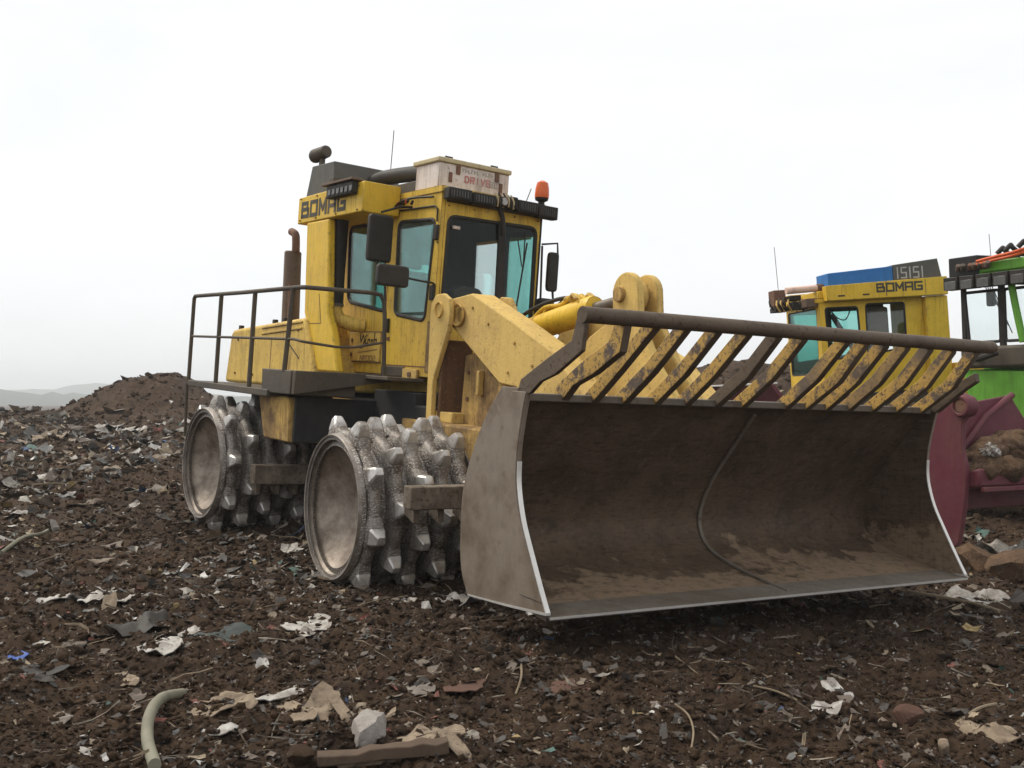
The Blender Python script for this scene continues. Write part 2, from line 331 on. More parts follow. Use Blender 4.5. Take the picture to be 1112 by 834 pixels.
# ------------------------------------------------------------------ mesh building
class MB:
    def __init__(s): s.bm = bmesh.new()
    def verts(s, pts): return [s.bm.verts.new(tuple(p)) for p in pts]
    def face(s, vs, mi=0):
        try:
            f = s.bm.faces.new(vs); f.material_index = mi; return f
        except ValueError: return None
    def box(s, fr, x0, x1, y0, y1, z0, z1, mi=0):
        return s.hexa(fr, [(x0, y0, z0), (x1, y0, z0), (x1, y1, z0), (x0, y1, z0), (x0, y0, z1), (x1, y0, z1), (x1, y1, z1), (x0, y1, z1)], mi)
    def hexa(s, fr, q, mi=0):
        v = s.verts([fr.wor(p) for p in q])
        for f in ((0, 3, 2, 1), (4, 5, 6, 7), (0, 1, 5, 4), (1, 2, 6, 5), (2, 3, 7, 6), (3, 0, 4, 7)): s.face([v[i] for i in f], mi)
        return s
    def prism(s, fr, poly, ax, v0, v1, holes=(), mi=0, mi_back=None, mi_side=None):
        """Polygon (with holes) in the plane of the two other axes, extruded along axis ax from v0 to v1."""
        def P(p, v):
            q = list(p); q.insert(ax, v); return fr.wor(q)
        loops = [list(poly)] + [list(h) for h in holes]
        tri = tessellate_polygon([[Vector((p[0], p[1], 0)) for p in lp] for lp in loops])
        flat = [p for lp in loops for p in lp]
        a = s.verts([P(p, v0) for p in flat]); b = s.verts([P(p, v1) for p in flat])
        if len(loops) == 1:
            s.face(a, mi if mi_back is None else mi_back); s.face(b, mi)
        else:
            for t in tri:
                s.face([a[i] for i in t], mi); s.face([b[i] for i in t], mi if mi_back is None else mi_back)
        k = 0
        for lp in loops:
            n = len(lp)
            for i in range(n):
                j = (i + 1) % n
                s.face([a[k + i], a[k + j], b[k + j], b[k + i]], mi if mi_side is None else mi_side)
            k += n
        return s
    def tube(s, pts, r, n=12, mi=0, caps=True, rs=None):
        pts = [Vector(p) for p in pts]; rings = []
        prev = None
        for i, p in enumerate(pts):
            t = (pts[min(i + 1, len(pts) - 1)] - pts[max(i - 1, 0)]).normalized()
            if prev is None:
                up = Vector((0, 0, 1)) if abs(t.z) < .9 else Vector((1, 0, 0))
                nrm = t.cross(up).normalized()
            else: nrm = (prev - t * prev.dot(t)).normalized()
            prev = nrm; bn = t.cross(nrm)
            rr = r if rs is None else rs[i]
            rings.append(s.verts([p + (nrm * math.cos(2 * math.pi * k / n) + bn * math.sin(2 * math.pi * k / n)) * rr for k in range(n)]))
        for a, b in zip(rings[:-1], rings[1:]):
            for k in range(n): s.face([a[k], a[(k + 1) % n], b[(k + 1) % n], b[k]], mi)
        if caps: s.face(rings[0][::-1], mi); s.face(rings[-1], mi)
        return s
    def lathe(s, prof, n=64, mi=0, fr=None, q=(0, 0, 0)):
        """prof: (y, r) pairs turned about the y axis through q of a frame (or about local y)."""
        rings = []
        for y, r in prof:
            pts = []
            for k in range(n):
                a = 2 * math.pi * k / n
                p = (q[0] + r * math.cos(a), q[1] + y, q[2] + r * math.sin(a))
                pts.append(fr.wor(p) if fr else p)
            rings.append(s.verts(pts))
        for a, b in zip(rings[:-1], rings[1:]):
            for k in range(n): s.face([a[k], a[(k + 1) % n], b[(k + 1) % n], b[k]], mi)
        return s
    def build(s, name, mats, parent=None, bevel=0.0, smooth=35, root=None, seg=2):
        me = bpy.data.meshes.new(name)
        bmesh.ops.remove_doubles(s.bm, verts=s.bm.verts, dist=1e-5)
        bmesh.ops.recalc_face_normals(s.bm, faces=s.bm.faces)
        o = bpy.data.objects.new(name, me); COL.objects.link(o)
        top = parent
        while top is not None and top.parent is not None: top = top.parent
        off = top.location if top is not None else (root if root is not None else None)
        if off is not None:
            for v in s.bm.verts: v.co -= Vector(off)
        s.bm.to_mesh(me); s.bm.free()
        for mt in (mats if isinstance(mats, (list, tuple)) else [mats]): me.materials.append(M[mt])
        for p in me.polygons: p.use_smooth = True
        me.set_sharp_from_angle(angle=R_(smooth))
        if parent is not None: o.parent = parent
        elif root is not None: o.location = root
        if bevel:
            b = o.modifiers.new('bevel', 'BEVEL'); b.width = bevel; b.segments = seg; b.limit_method = 'ANGLE'; b.angle_limit = R_(40)
        return o

def thing(name, loc, label, cat, group=None):
    o = bpy.data.objects.new(name, None); COL.objects.link(o); o.location = tuple(loc); o.empty_display_size = .3
    o['label'] = label; o['category'] = cat
    if group: o['group'] = group
    return o
def tag(o, label, cat, group=None):
    o['label'] = label; o['category'] = cat
    if group: o['group'] = group
    return o
def rpoly(pts, r=.06, n=4):
    """Round the corners of a polygon."""
    out = []; m = len(pts)
    for i in range(m):
        p = Vector(pts[i]); a = Vector(pts[i - 1]); b = Vector(pts[(i + 1) % m])
        da = (a - p); db = (b - p); rr = min(r, da.length * .45, db.length * .45)
        s = p + da.normalized() * rr; e = p + db.normalized() * rr
        for k in range(n + 1):
            t = k / n; out.append(tuple(s * (1 - t) ** 2 + p * 2 * t * (1 - t) + e * t * t))
    return out
def grow(poly, d):
    c = Vector((sum(p[0] for p in poly) / len(poly), sum(p[1] for p in poly) / len(poly)))
    return [tuple(c + (Vector(p) - c) * (1 + d / (Vector(p) - c).length)) for p in poly]
def smooth_path(pts, n=8):
    pts = [Vector(p) for p in pts]; P = [pts[0]] + pts + [pts[-1]]; out = []
    for i in range(1, len(P) - 2):
        for k in range(n):
            t = k / n
            out.append(.5 * ((2 * P[i]) + (P[i + 1] - P[i - 1]) * t + (2 * P[i - 1] - 5 * P[i] + 4 * P[i + 1] - P[i + 2]) * t * t + (-P[i - 1] + 3 * P[i] - 3 * P[i + 1] + P[i + 2]) * t ** 3))
    out.append(pts[-1]); return out

# lettering drawn as raised strokes: unit box 0..1 wide, 0..1 high
LET = {
 'B': [[(0, 0), (0, 1), (.85, 1), (.85, .54), (0, .54)], [(.85, .54), (1, .5), (1, 0), (0, 0)]],
 'O': [[(0, 0), (0, 1), (1, 1), (1, 0), (0, 0)]],
 'M': [[(0, 0), (0, 1), (.5, .3), (1, 1), (1, 0)]],
 'A': [[(0, 0), (0, 1), (1, 1), (1, 0)], [(0, .42), (1, .42)]],
 'G': [[(1, 1), (0, 1), (0, 0), (1, 0), (1, .48), (.5, .48)]],
 'S': [[(1, 1), (0, 1), (0, .5), (1, .5), (1, 0), (0, 0)]],
 'D': [[(0, 0), (0, 1), (.7, 1), (1, .7), (1, .3), (.7, 0), (0, 0)]],
 'I': [[(.5, 0), (.5, 1)]],
 'R': [[(0, 0), (0, 1), (1, 1), (1, .5), (0, .5)], [(.45, .5), (1, 0)]],
 'V': [[(0, 1), (.5, 0), (1, 1)]],
 'E': [[(1, 1), (0, 1), (0, 0), (1, 0)], [(0, .5), (.8, .5)]],
 'C': [[(1, 1), (0, 1), (0, 0), (1, 0)]],
 'N': [[(0, 0), (0, 1), (1, 0), (1, 1)]],
 '0': [[(0, 0), (0, 1), (1, 1), (1, 0), (0, 0)]],
 '2': [[(0, 1), (1, 1), (1, .5), (0, .5), (0, 0), (1, 0)]],
}
def stroke(mb, place, pts, w, lift, k0=0):
    """Flat bar along each segment of a polyline; place(u, v, h) -> world point."""
    for i in range(len(pts) - 1):
        a = Vector(pts[i]); b = Vector(pts[i + 1]); d = (b - a).normalized(); n = Vector((-d.y, d.x)) * w / 2
        a = a - d * w * .5; b = b + d * w * .5
        h1 = lift + .0007 * ((k0 + i) % 4)
        q = [a + n, a - n, b - n, b + n]
        v = mb.verts([place(p.x, p.y, 0) for p in q]) + mb.verts([place(p.x, p.y, h1) for p in q])
        for f in ((4, 5, 6, 7), (0, 1, 5, 4), (1, 2, 6, 5), (2, 3, 7, 6), (3, 0, 4, 7)): mb.face([v[j] for j in f])
def letters(mb, place, text, x0, y0, cw, ch, gap, w, lift=.003):
    x = x0
    for c in text:
        if c != ' ':
            for k, pl in enumerate(LET[c]):
                stroke(mb, place, [(x + p[0] * cw, y0 + p[1] * ch) for p in pl], w, lift, k * 2)
        x += cw + gap

# ------------------------------------------------------------------ main compactor
root = thing('landfill_compactor', (A.O[0], A.O[1], A.O[2]),
             'muddy yellow landfill compactor with spiked steel drums and wide raised blade, nearest machine', 'compactor')
def bx(fr, name, mat, x0, x1, y0, y1, z0, z1, parent=root, bevel=.012):
    return MB().box(fr, x0, x1, y0, y1, z0, z1).build(name, mat, parent, bevel)

# --- blade
Y0, Y1 = -2.335, 2.335
prof = [(3.06, 1.93), (2.93, 1.80), (2.79, 1.62), (2.63, 1.42), (2.50, 1.24), (2.41, 1.08), (2.365, .93), (2.37, .82), (2.43, .70), (2.55, .61), (2.75, .545), (3.10, .48), (3.50, .437)]
prof = [tuple(p)[:2] for p in smooth_path([(a, b, 0) for a, b in prof], 4)]
def offset(pr, d):
    out = []
    for i, p in enumerate(pr):
        a = Vector(pr[max(i - 1, 0)]); b = Vector(pr[min(i + 1, len(pr) - 1)]); t = (b - a).normalized()
        out.append((p[0] + t.y * d, p[1] - t.x * d))
    return out
mb = MB()
ny = 40
inner = []; outer = []
back = offset(prof, .05)
for j in range(ny + 1):
    y = Y0 + .045 + (Y1 - Y0 - .09) * j / ny
    inner.append(mb.verts([A.wor((p[0], y, p[1])) for p in prof]))
    outer.append(mb.verts([A.wor((p[0], y, p[1])) for p in back]))
n = len(prof)
for j in range(ny):
    for i in range(n - 1):
        mb.face([inner[j][i], inner[j][i + 1], inner[j + 1][i + 1], inner[j + 1][i]], 0)
        mb.face([outer[j][i], outer[j + 1][i], outer[j + 1][i + 1], outer[j][i + 1]], 1)
    for i in (0, n - 1): mb.face([inner[j][i], inner[j + 1][i], outer[j + 1][i], outer[j][i]], 1)
for j in (0, ny):
    for i in range(n - 1): mb.face([inner[j][i], inner[j][i + 1], outer[j][i + 1], outer[j][i]], 1)
blade = mb.build('blade', ['blade_in', 'steel'], root)
fr_pts = [(3.19, 2.025), (3.155, 1.93), (3.10, 1.66), (3.085, 1.48), (3.10, 1.286), (3.18, 1.06), (3.306, .847), (3.45, .62), (3.559, .459)]
fr_s = [tuple(p)[:2] for p in smooth_path([(a, b, 0) for a, b in fr_pts], 4)]
bk_pts = [(3.559, .459), (3.0, .405), (2.427, .366), (2.31, .55), (2.27, .85), (2.283, 1.186), (2.42, 1.52), (2.60, 1.80), (2.807, 2.02)]
bk_s = [tuple(p)[:2] for p in smooth_path([(a, b, 0) for a, b in bk_pts[2:]], 4)]
endp = fr_s + [(3.0, .405)] + bk_s
TH = .034
for y0, y1 in ((Y0, Y0 + TH), (Y1 - TH, Y1)):
    ep = MB().prism(A, endp, 1, y0, y1, mi=1 if y0 < 0 else 0, mi_back=0 if y0 < 0 else 1, mi_side=0).build('end_plate', ['blade_out', 'blade_in'], blade, .003)
    fe = fr_s[12:]
    N_ = len(fe)
    strip = [(p[0] + .004, p[1]) for p in fe] + [(p[0] - (.002 + .008 * (1 - i / N_)), p[1]) for i, p in enumerate(fe[::-1])]
    MB().prism(A, strip, 1, y0 - .002, y1 + .002).build('worn_edge', 'bright', blade)
    bot = [(2.44, .358), (3.0, .397), (3.562, .447), (3.562, .466), (3.0, .413), (2.44, .370)]
    MB().prism(A, bot, 1, y0 - .004, y1 + .002).build('worn_edge', 'bright', blade)
    # wear strip doubled on along the front of the plate
    ws_ = [(p[0] - .012, p[1]) for p in fr_s[2:-2]]
    strip2 = ws_ + [(p[0] - .20 - .10 * i / len(ws_), p[1] + .0) for i, p in list(enumerate(ws_))[::-1]]
    MB().prism(A, strip2, 1, *((y0 - .007, y0 + .001) if y0 < 0 else (y1 - .001, y1 + .007))).build('wear_strip', 'blade_out', blade, .004)
MB().box(A, 3.02, 3.12, Y0 + .05, Y1 - .05, 1.925, 1.985).build('top_flange', 'steel', blade, .01)
MB().hexa(A, [(3.30, Y0 + .03, .425), (3.575, Y0 + .03, .418), (3.575, Y1 - .03, .418), (3.30, Y1 - .03, .425), (3.30, Y0 + .03, .466), (3.575, Y0 + .03, .437), (3.575, Y1 - .03, .437), (3.30, Y1 - .03, .466)]).build('cutting_edge', 'steel', blade, .006)
MB().box(A, 3.576, 3.586, Y0 + .02, Y1 - .02, .420, .436).build('worn_edge', 'bright', blade)
rib = offset(prof, -.024)
mb = MB(); mb.prism(A, [tuple(p) for p in prof[2:]] + [tuple(p) for p in rib[2:][::-1]], 1, .07, .105); mb.build('centre_rib', 'steel', blade, .006)
def bolt(fr, q, ax, sg, r=.022, mat='yellow_mud', par=root):
    q1 = list(q); q1[ax] += sg * .018
    return MB().tube([fr.wor(q), fr.wor(q1)], r, 6).build('bolt', mat, par, .003)
# back of the blade: box beams behind the shell
bx(A, 'back_beam', 'yellow_mud', 1.98, 2.34, -2.0, 2.0, 1.2, 1.55, blade)
bx(A, 'back_beam', 'yellow_mud', 1.95, 2.27, -2.0, 2.0, .66, .95, blade)

# --- trash rack over the blade
pA = A.wor((3.84, Y0 - .02, 2.545)); pB = A.wor((3.66, 2.37, 2.57))
rack_pipe = MB().tube([pA * (1 - t) + pB * t for t in np.linspace(0, 1, 9)], .057, 16).build('rack_pipe', 'rack', root)
MB().tube([pB + (pB - pA) * .0005, pB + (pB - pA) * .006], .045, 16).build('pipe_mouth', 'rustpipe', rack_pipe)
prof_bar = [(3.02, 1.97), (3.07, 2.085), (3.42, 2.25), (3.70, 2.37), (3.755, 2.54), (3.86, 2.54), (3.825, 2.30), (3.52, 2.135), (3.33, 2.075), (3.20, 1.985)]
top_y = lambda px: None
def y_on_line(px, q0, q1):
    lo, hi = 0., 1.
    for _ in range(50):
        t = (lo + hi) / 2; w = A.wor(np.array(q0) * (1 - t) + np.array(q1) * t) - CAM
        X = CX + F_PX * w[0] / (w[1] * math.cos(PITCH) + w[2] * math.sin(PITCH))
        if X < px: lo = t
        else: hi = t
    return q0[1] + (q1[1] - q0[1]) * t
ends = MB(); ends.prism(A, prof_bar, 1, Y0, Y0 + .035); ends.build('rack_end_bar', 'rack', root, .005)
bot_px = [609.6, 642, 675, 709, 742, 775, 803, 850, 872, 894, 918, 944, 970, 996, 1009]
for i, px in enumerate(bot_px):
    y = y_on_line(px, (3.06, Y0, 1.98), (3.06, Y1, 1.98))
    k = 0 if i < 1 else 1
    if i == len(bot_px) - 1:
        pr = [(3.02, 1.94), (3.06, 2.02), (3.42, 2.26), (3.55, 2.33), (3.57, 2.25), (3.45, 2.17), (3.16, 1.94)]
    elif k == 0: pr = [(2.97, 1.93), (3.05, 2.06), (3.40, 2.26), (3.66, 2.38), (3.735, 2.54), (3.85, 2.54), (3.80, 2.31), (3.50, 2.15), (3.26, 2.06), (3.11, 1.93)]
    else:
        w = random.uniform(-.015, .015)
        xp = 3.84 - .18 * (y - Y0) / 4.67
        d1, d2 = random.uniform(-.02, .02), random.uniform(-.015, .015)
        pr = [(2.985, 1.93), (3.02, 1.99), (3.37 + d1, 2.243 + d2 * .4), (xp - .07, 2.56), (xp + .005, 2.535), (xp - .0, 2.49), (3.455 + d1, 2.178 + d2 * .4), (3.125, 1.93)]
    mb = MB(); mb.prism(A, pr, 1, y - .034, y + .034, mi_side=1)
    mb.build('rack_bar', ['rack' if i == 5 or i == 14 else 'bar', 'rack'], root, .006)

# --- front frame, towers, arms, cylinder
bx(A, 'front_frame', 'yellow_mud', -1.6, 1.2, -1.05, 1.05, .65, 1.52, root, .02)
def tower(y0, y1):
    pl = [(-1.17, 2.70), (-1.15, 2.86), (-1.05, 2.955), (-.88, 2.965), (-.73, 2.90), (-.68, 2.75), (-.72, 2.55), (-.90, 2.22), (-1.02, 1.98), (-1.02, 1.50), (-1.16, 1.50), (-1.16, 2.2)]
    return MB().prism(A, pl, 1, y0, y1).build('tower_plate', 'yellow_dusty', root, .012)
for sgn in (-1, 1):
    t = tower(*sorted((sgn * .96, sgn * .90)))
    t2 = MB().prism(A, [(-.55, 2.62), (-.5, 2.86), (-.38, 2.945), (-.2, 2.93), (-.1, 2.8), (-.1, 2.5), (-.3, 1.5), (-.9, 1.5), (-.9, 2.3)], 1, *sorted((sgn * .50, sgn * .44))).build('tower_plate', 'yellow_dusty', root, .012)
    bx(A, 'tower_web', 'recess', -1.0, -.94, *sorted((sgn * .90, sgn * .50)), 1.5, 2.45)
    # pin boss and slotted cover on the outer plate
    MB().lathe([(0, .085), (.05, .085), (.05, 0.001)], 20, 0, A, (-.93, sgn * .96 - .025, 2.78)).build('pivot_pin', 'yellow_dusty', root, .008)
    # pitted side plate of the front frame
    fp = MB().prism(A, [(-.78, 1.45), (-.72, 2.28), (-.5, 2.32), (.06, 2.26), (.16, 2.05), (.12, 1.40)], 1, *sorted((sgn * .72, sgn * .66))).build('side_plate', 'yellow_mud', root, .012)
    MB().prism(A, [(.14, 1.5), (.17, 2.03), (.45, 1.96), (.55, 1.7), (.5, 1.5)], 1, *sorted((sgn * .80, sgn * .6))).build('side_plate', 'yellow_mud', root, .012)
    # lift arm: box section from the tower pivot down to the blade
    arm = [(-.93, 2.80), (-.86, 2.91), (-.40, 2.955), (.40, 2.67), (1.24, 2.345), (2.2, 1.65), (2.3, 1.2), (1.9, 1.1), (.9, 1.82), (.62, 1.975), (.28, 2.0), (-.67, 2.52), (-.92, 2.65)]
    a = MB().prism(A, arm, 1, *sorted((sgn * .86, sgn * .56))).build('lift_arm', 'yellow_dusty', root, .016)
    MB().lathe([(0, .12), (.03, .12), (.035, .08), (.05, .08), (.05, .001)], 24, 0, A, (-.62, sgn * .86 - (.05 if sgn < 0 else 0), 2.72)).build('arm_boss', 'yellow_dusty', a, .005)
    MB().tube([A.wor((.35, sgn * .7, 1.62)), A.wor((2.2, sgn * .7, 1.1))], .09, 16).build('lift_cylinder', 'yellow_mud', root)
# centre lever with the two lugs
lugp = [(1.33, 2.70), (1.30, 2.96)] + [(1.505 + .205 * math.cos(a), 2.94 + .205 * math.sin(a)) for a in np.linspace(math.pi * .95, 0, 12)] + [(1.74, 2.7), (2.0, 2.3), (2.55, 1.75), (2.4, 1.5), (1.2, 1.3), (.3, 1.75), (.38, 1.95), (.95, 2.52)]
for (y0, y1) in ((-.23, -.15), (.03, .11)):
    shift = 0 if y0 < 0 else -.03
    pl = [(x + (shift if z > 2.45 else 0), z) for x, z in lugp]
    lp = MB().prism(A, pl, 1, y0, y1).build('lug_plate', 'yellow_dusty', root, .015)
MB().lathe([(-.27, .001), (-.27, .075), (-.235, .08), (.13, .08), (.13, .001)], 20, 0, A, (1.44, 0, 2.93)).build('lug_pin', 'yellow_mud', root, .006)
MB().lathe([(-.11, .001), (-.11, .16), (.00, .16), (.00, .001)], 28, 0, A, (1.44, 0, 2.92)).build('link_eye', 'yellow_dusty', root, .02)
c0 = np.array((-.45, -.15, 2.565)); c1 = np.array((.93, -.15, 2.82)); c2 = np.array((1.42, -.02, 2.93))
cyl = MB().tube([A.wor(c0), A.wor(c0 * .97 + c1 * .03), A.wor(c0 * .04 + c1 * .96), A.wor(c1)], .13, 28, rs=[.10, .135, .135, .12]).build('tilt_cylinder', 'yellow_clean', root)
MB().tube([A.wor(c1), A.wor(c2)], .055, 16).build('piston_rod', 'steel', cyl)
MB().lathe([(-.12, .001), (-.12, .15), (.12, .15), (.12, .001)], 24, 0, A, (-.5, -.15, 2.55)).build('cylinder_eye', 'yellow_dusty', cyl, .02)
for k, (dy, dz) in enumerate(((.02, .02), (-.05, .03), (.07, .0))):
    pts = [c0 + np.array((.25, dy, .13)), c0 + np.array((.5, dy, .24 + dz)), c0 + np.array((.8, dy + .02, .27 + dz)), c0 + np.array((1.05, dy, .36 + dz)), c0 + np.array((1.2, dy, .30)), c0 + np.array((1.3, dy, .24))]
    MB().tube(smooth_path([A.wor(p) for p in pts], 6), .022, 10).build('hydraulic_hose', 'yellow_clean', cyl)
for k in range(4):
    q = c0 + np.array((.85 + .11 * k, random.uniform(-.06, .06), .30 + .05 * math.sin(k * 2)))
    MB().tube([A.wor(q), A.wor(q + np.array((.07, .03, .03)))], .042, 8).build('hose_fitting', 'yellow_clean', cyl, .006)
for k in range(9):
    q = c0 + np.array((.35 + .10 * k, random.uniform(-.09, .09), .16 + .02 * k + random.uniform(0, .06)))
    MB().tube(smooth_path([A.wor(q), A.wor(q + np.array((.06, random.uniform(-.04, .04), .06))), A.wor(q + np.array((.16, random.uniform(-.05, .05), .01)))], 4), random.uniform(.018, .034), 8).build('hose_fitting', 'yellow_dusty' if k % 3 else 'yellow_clean', cyl)
MB().tube([A.wor(c0 * .75 + c1 * .25), A.wor(c0 * .72 + c1 * .28)], .142, 28).build('cylinder_band', 'yellow_dusty', cyl)
q0 = c0 + np.array((-.05, -.12, -.02))
MB().tube(smooth_path([A.wor(q) for q in ((-.62, -.25, 2.50), (-.40, -.24, 2.72), (-.05, -.2, 2.86), (.3, -.16, 2.93), (.55, -.15, 2.93))], 6), .022, 10).build('hydraulic_hose', 'black', cyl)
MB().tube(smooth_path([A.wor(q) for q in ((-.2, .0, 2.62), (-.1, -.05, 2.8), (.1, -.1, 2.84), (.32, -.1, 2.95))], 6), .016, 8).build('hydraulic_hose', 'black', cyl)

for (x, z) in ((-.35, 2.80), (.0, 2.62), (.55, 2.42), (.9, 2.2), (.45, 2.12)): bolt(A, (x, -.86, z), 1, -1, .018, 'yellow_dusty')
for (x, z) in ((-.62, 2.1), (-.62, 1.8), (-.1, 2.1), (-.1, 1.7), (.3, 1.85)): bolt(A, (x, -.72 if x < .1 else -.80, z), 1, -1, .026, 'rustpipe')
bx(A, 'lifting_hook', 'yellow_dusty', -.33, -.27, -.79, -.72, 1.85, 2.12)
bx(A, 'valve_block', 'recess', .15, .5, -.62, -.3, 1.55, 1.95)

# --- wheels (padfoot drums)
WR, TR = .735, .925
def tooth_mesh(name):
    mb = MB()
    class I: 
        @staticmethod
        def wor(p): return np.array(p, float)
    # local: x around, y across, z radial outward from drum centre
    def ring(hx, hy, z, n=16, e=.55):
        out = []
        for k in range(n):
            c, q = math.cos(2 * math.pi * (k + .5) / n), math.sin(2 * math.pi * (k + .5) / n)
            out.append((math.copysign(abs(c) ** e, c) * hx, math.copysign(abs(q) ** e, q) * hy, z))
        return mb.verts(out)
    def skin(rs, mi):
        for a, c in zip(rs[:-1], rs[1:]):
            n = len(a)
            for k in range(n): mb.face([a[k], a[(k + 1) % n], c[(k + 1) % n], c[k]], mi)
        mb.face(rs[-1], mi)
    skin([ring(.20, .088, .69, e=.7), ring(.150, .088, .752, e=.6), ring(.108, .084, .782, e=.5), ring(.094, .082, .80, e=.45)], 0)
    skin([ring(.086, .078, .792, n=8, e=.3), ring(.088, .080, .806, n=8, e=.3), ring(.084, .076, .826, n=8, e=.3), ring(.050, .050, TR - .020, n=8, e=.34), ring(.038, .040, TR - .004, n=8, e=.4), ring(.022, .024, TR, n=8, e=.6)], 1)
    bm = mb.bm
    bmesh.ops.recalc_face_normals(bm, faces=bm.faces)
    me = bpy.data.meshes.new(name); bm.to_mesh(me); bm.free()
    me.materials.append(M['weld']); me.materials.append(M['cap'])
    for p in me.polygons: p.use_smooth = True
    me.set_sharp_from_angle(angle=R_(24))
    return me
tooth_me = tooth_mesh('tooth')

def make_wheel(fr, q, side, nrow, ntooth, as_parts, phase, name='padfoot_wheel'):
    """q: centre of the outer face; side -1 = outer face towards -y (drum grows to +y)."""
    W = .245 * nrow + .03
    mb = MB(); s = -side
    prof = [(0.0, .66), (0.0, .705), (.012, .722), (.05, .728), (.07, .70)]
    for k in range(nrow):
        yc = .14 + .245 * k
        prof += [(yc - .108, .60), (yc - .085, .61), (yc - .060, .72), (yc - .03, .75), (yc + .03, .75), (yc + .060, .72), (yc + .085, .61), (yc + .108, .60)]
    prof += [(W - .02, .70), (W, .70), (W, .62)]
    mb.lathe([(y * s, r) for y, r in prof], 96)
    wheel = None
    me = bpy.data.meshes.new(name)
    bmesh.ops.recalc_face_normals(mb.bm, faces=mb.bm.faces); mb.bm.to_mesh(me); mb.bm.free()
    for p in me.polygons: p.use_smooth = True
    me.set_sharp_from_angle(angle=R_(50)); me.materials.append(M['weld'])
    wheel = bpy.data.objects.new(name, me); COL.objects.link(wheel); wheel.parent = root
    mm = fr.mat(q); T = Matrix.Translation(-Vector(root.location))
    wheel.matrix_local = T @ mm
    def sub(name, prof2, mat, nn=96):
        m2 = MB(); m2.lathe(prof2, nn); me2 = bpy.data.meshes.new(name)
        bmesh.ops.remove_doubles(m2.bm, verts=m2.bm.verts, dist=1e-5)
        bmesh.ops.recalc_face_normals(m2.bm, faces=m2.bm.faces); m2.bm.to_mesh(me2); m2.bm.free()
        for p in me2.polygons: p.use_smooth = True
        me2.set_sharp_from_angle(angle=R_(40)); me2.materials.append(M[mat])
        o = bpy.data.objects.new(name, me2); COL.objects.link(o); o.parent = wheel; return o
    sub('dish', [(s * (.03 + .34 * (1 - (r / .69) ** 2.2)), r) for r in (.692, .64, .55, .47, .38, .28, .18, .08, .001)], 'dish')
    sub('rim', [(s * .03, .688), (-s * .018, .692), (-s * .022, .708), (-s * .006, .716), (s * .02, .722)], 'rim')
    placed = []
    for k in range(nrow):
        for j in range(ntooth):
            a = phase + 2 * math.pi * (j + .5 * (k % 2) + .07 * k) / ntooth
            mt = Matrix.Translation((0, s * (.14 + .245 * k), 0)) @ Matrix.Rotation(a + random.gauss(0, .018), 4, 'Y') @ Matrix.Diagonal((random.uniform(.93, 1.05), random.uniform(.93, 1.05), random.uniform(.965, 1.004), 1))
            placed.append(mt)
    if as_parts:
        for mt in placed:
            o = bpy.data.objects.new('tooth', tooth_me); COL.objects.link(o); o.parent = wheel; o.matrix_local = mt
    else:
        bm = bmesh.new()
        for mt in placed:
            t = tooth_me.copy(); t.transform(mt); bm.from_mesh(t); bpy.data.meshes.remove(t)
        m3 = bpy.data.meshes.new('teeth'); bm.to_mesh(m3); bm.free(); m3.materials.append(M['weld']); m3.materials.append(M['cap'])
        m3.set_sharp_from_angle(angle=R_(24))
        o = bpy.data.objects.new('teeth', m3); COL.objects.link(o); o.parent = wheel; o['kind'] = 'stuff'
    return wheel
make_wheel(A, (-.10, -2.48, .715), -1, 5, 9, True, 1.78)
make_wheel(B, (-4.30, -2.48, .68), -1, 5, 9, True, 1.45)
make_wheel(A, (-.10, 2.48, .715), 1, 5, 9, False, .5)
make_wheel(B, (-4.30, 2.48, .68), 1, 5, 9, False, .8)
for fr, x in ((A, -.1), (B, -4.3)):
    MB().tube([fr.wor((x, -1.35, .72)), fr.wor((x, 1.35, .72))], .28, 20).build('axle', 'darkgrey', root)
# scraper beams across the drums, with fingers reaching between the tooth rows
def scraper(fr, x, y0, y1, z0, z1, ys):
    o = MB().box(fr, x, x + .16, y0, y1, z0, z1).build('scraper_bar', 'mudsteel', root, .012)
    for y in ys:
        MB().hexa(fr, [(x - .14, y - .03, z0 - .08), (x + .05, y - .03, z0 - .14), (x + .05, y + .03, z0 - .14), (x - .14, y + .03, z0 - .08), (x - .12, y - .03, z0 + .06), (x + .06, y - .03, z0 + .002), (x + .06, y + .03, z0 + .002), (x - .12, y + .03, z0 + .06)]).build('scraper_finger', 'mudsteel', o, .005)
scraper(A, .96, -2.22, -1.0, .84, 1.05, (-2.1, -1.85, -1.6, -1.35))
scraper(B, -3.36, -2.20, -.9, .53, .77, (-2.1, -1.85, -1.6))
scraper(A, .96, 1.0, 2.22, .84, 1.05, (1.4, 1.8))
for fr, x in ((A, .5), (B, -3.3)):
    for sg in (-1, 1):
        bx(fr, 'scraper_arm', 'darkgrey', x - .4, x + .55, sg * 1.02 - .06, sg * 1.02 + .06, .75, .95)

# --- rear half: chassis, tank, platform, step box
bx(B, 'rear_chassis', 'lining_shade', -6.5, -1.2, -1.0, 1.0, .75, 1.66, root, .02)
bx(B, 'articulation_hinge', 'yellow_mud', -1.75, -.9, -.35, .35, .9, 1.35, root, .02)
MB().tube([B.wor((-1.5, -.5, 1.25)), B.wor((-.2, -.75, 1.3))], .075, 16).build('steering_cylinder', 'yellow_mud', root)
bx(B, 'deck_plate', 'yellow_dusty', -1.65, -.75, -.95, -.2, 1.50, 1.62, root, .012)
tk = MB().hexa(B, [(-3.26, -2.1, 1.11), (-2.50, -2.1, 1.11), (-2.50, -1.0, 1.11), (-3.26, -1.0, 1.11), (-3.50, -2.1, 1.645), (-2.56, -2.1, 1.645), (-2.56, -1.0, 1.645), (-3.50, -1.0, 1.645)])
tk.build('fuel_tank', 'yellow_mud', root, .02)
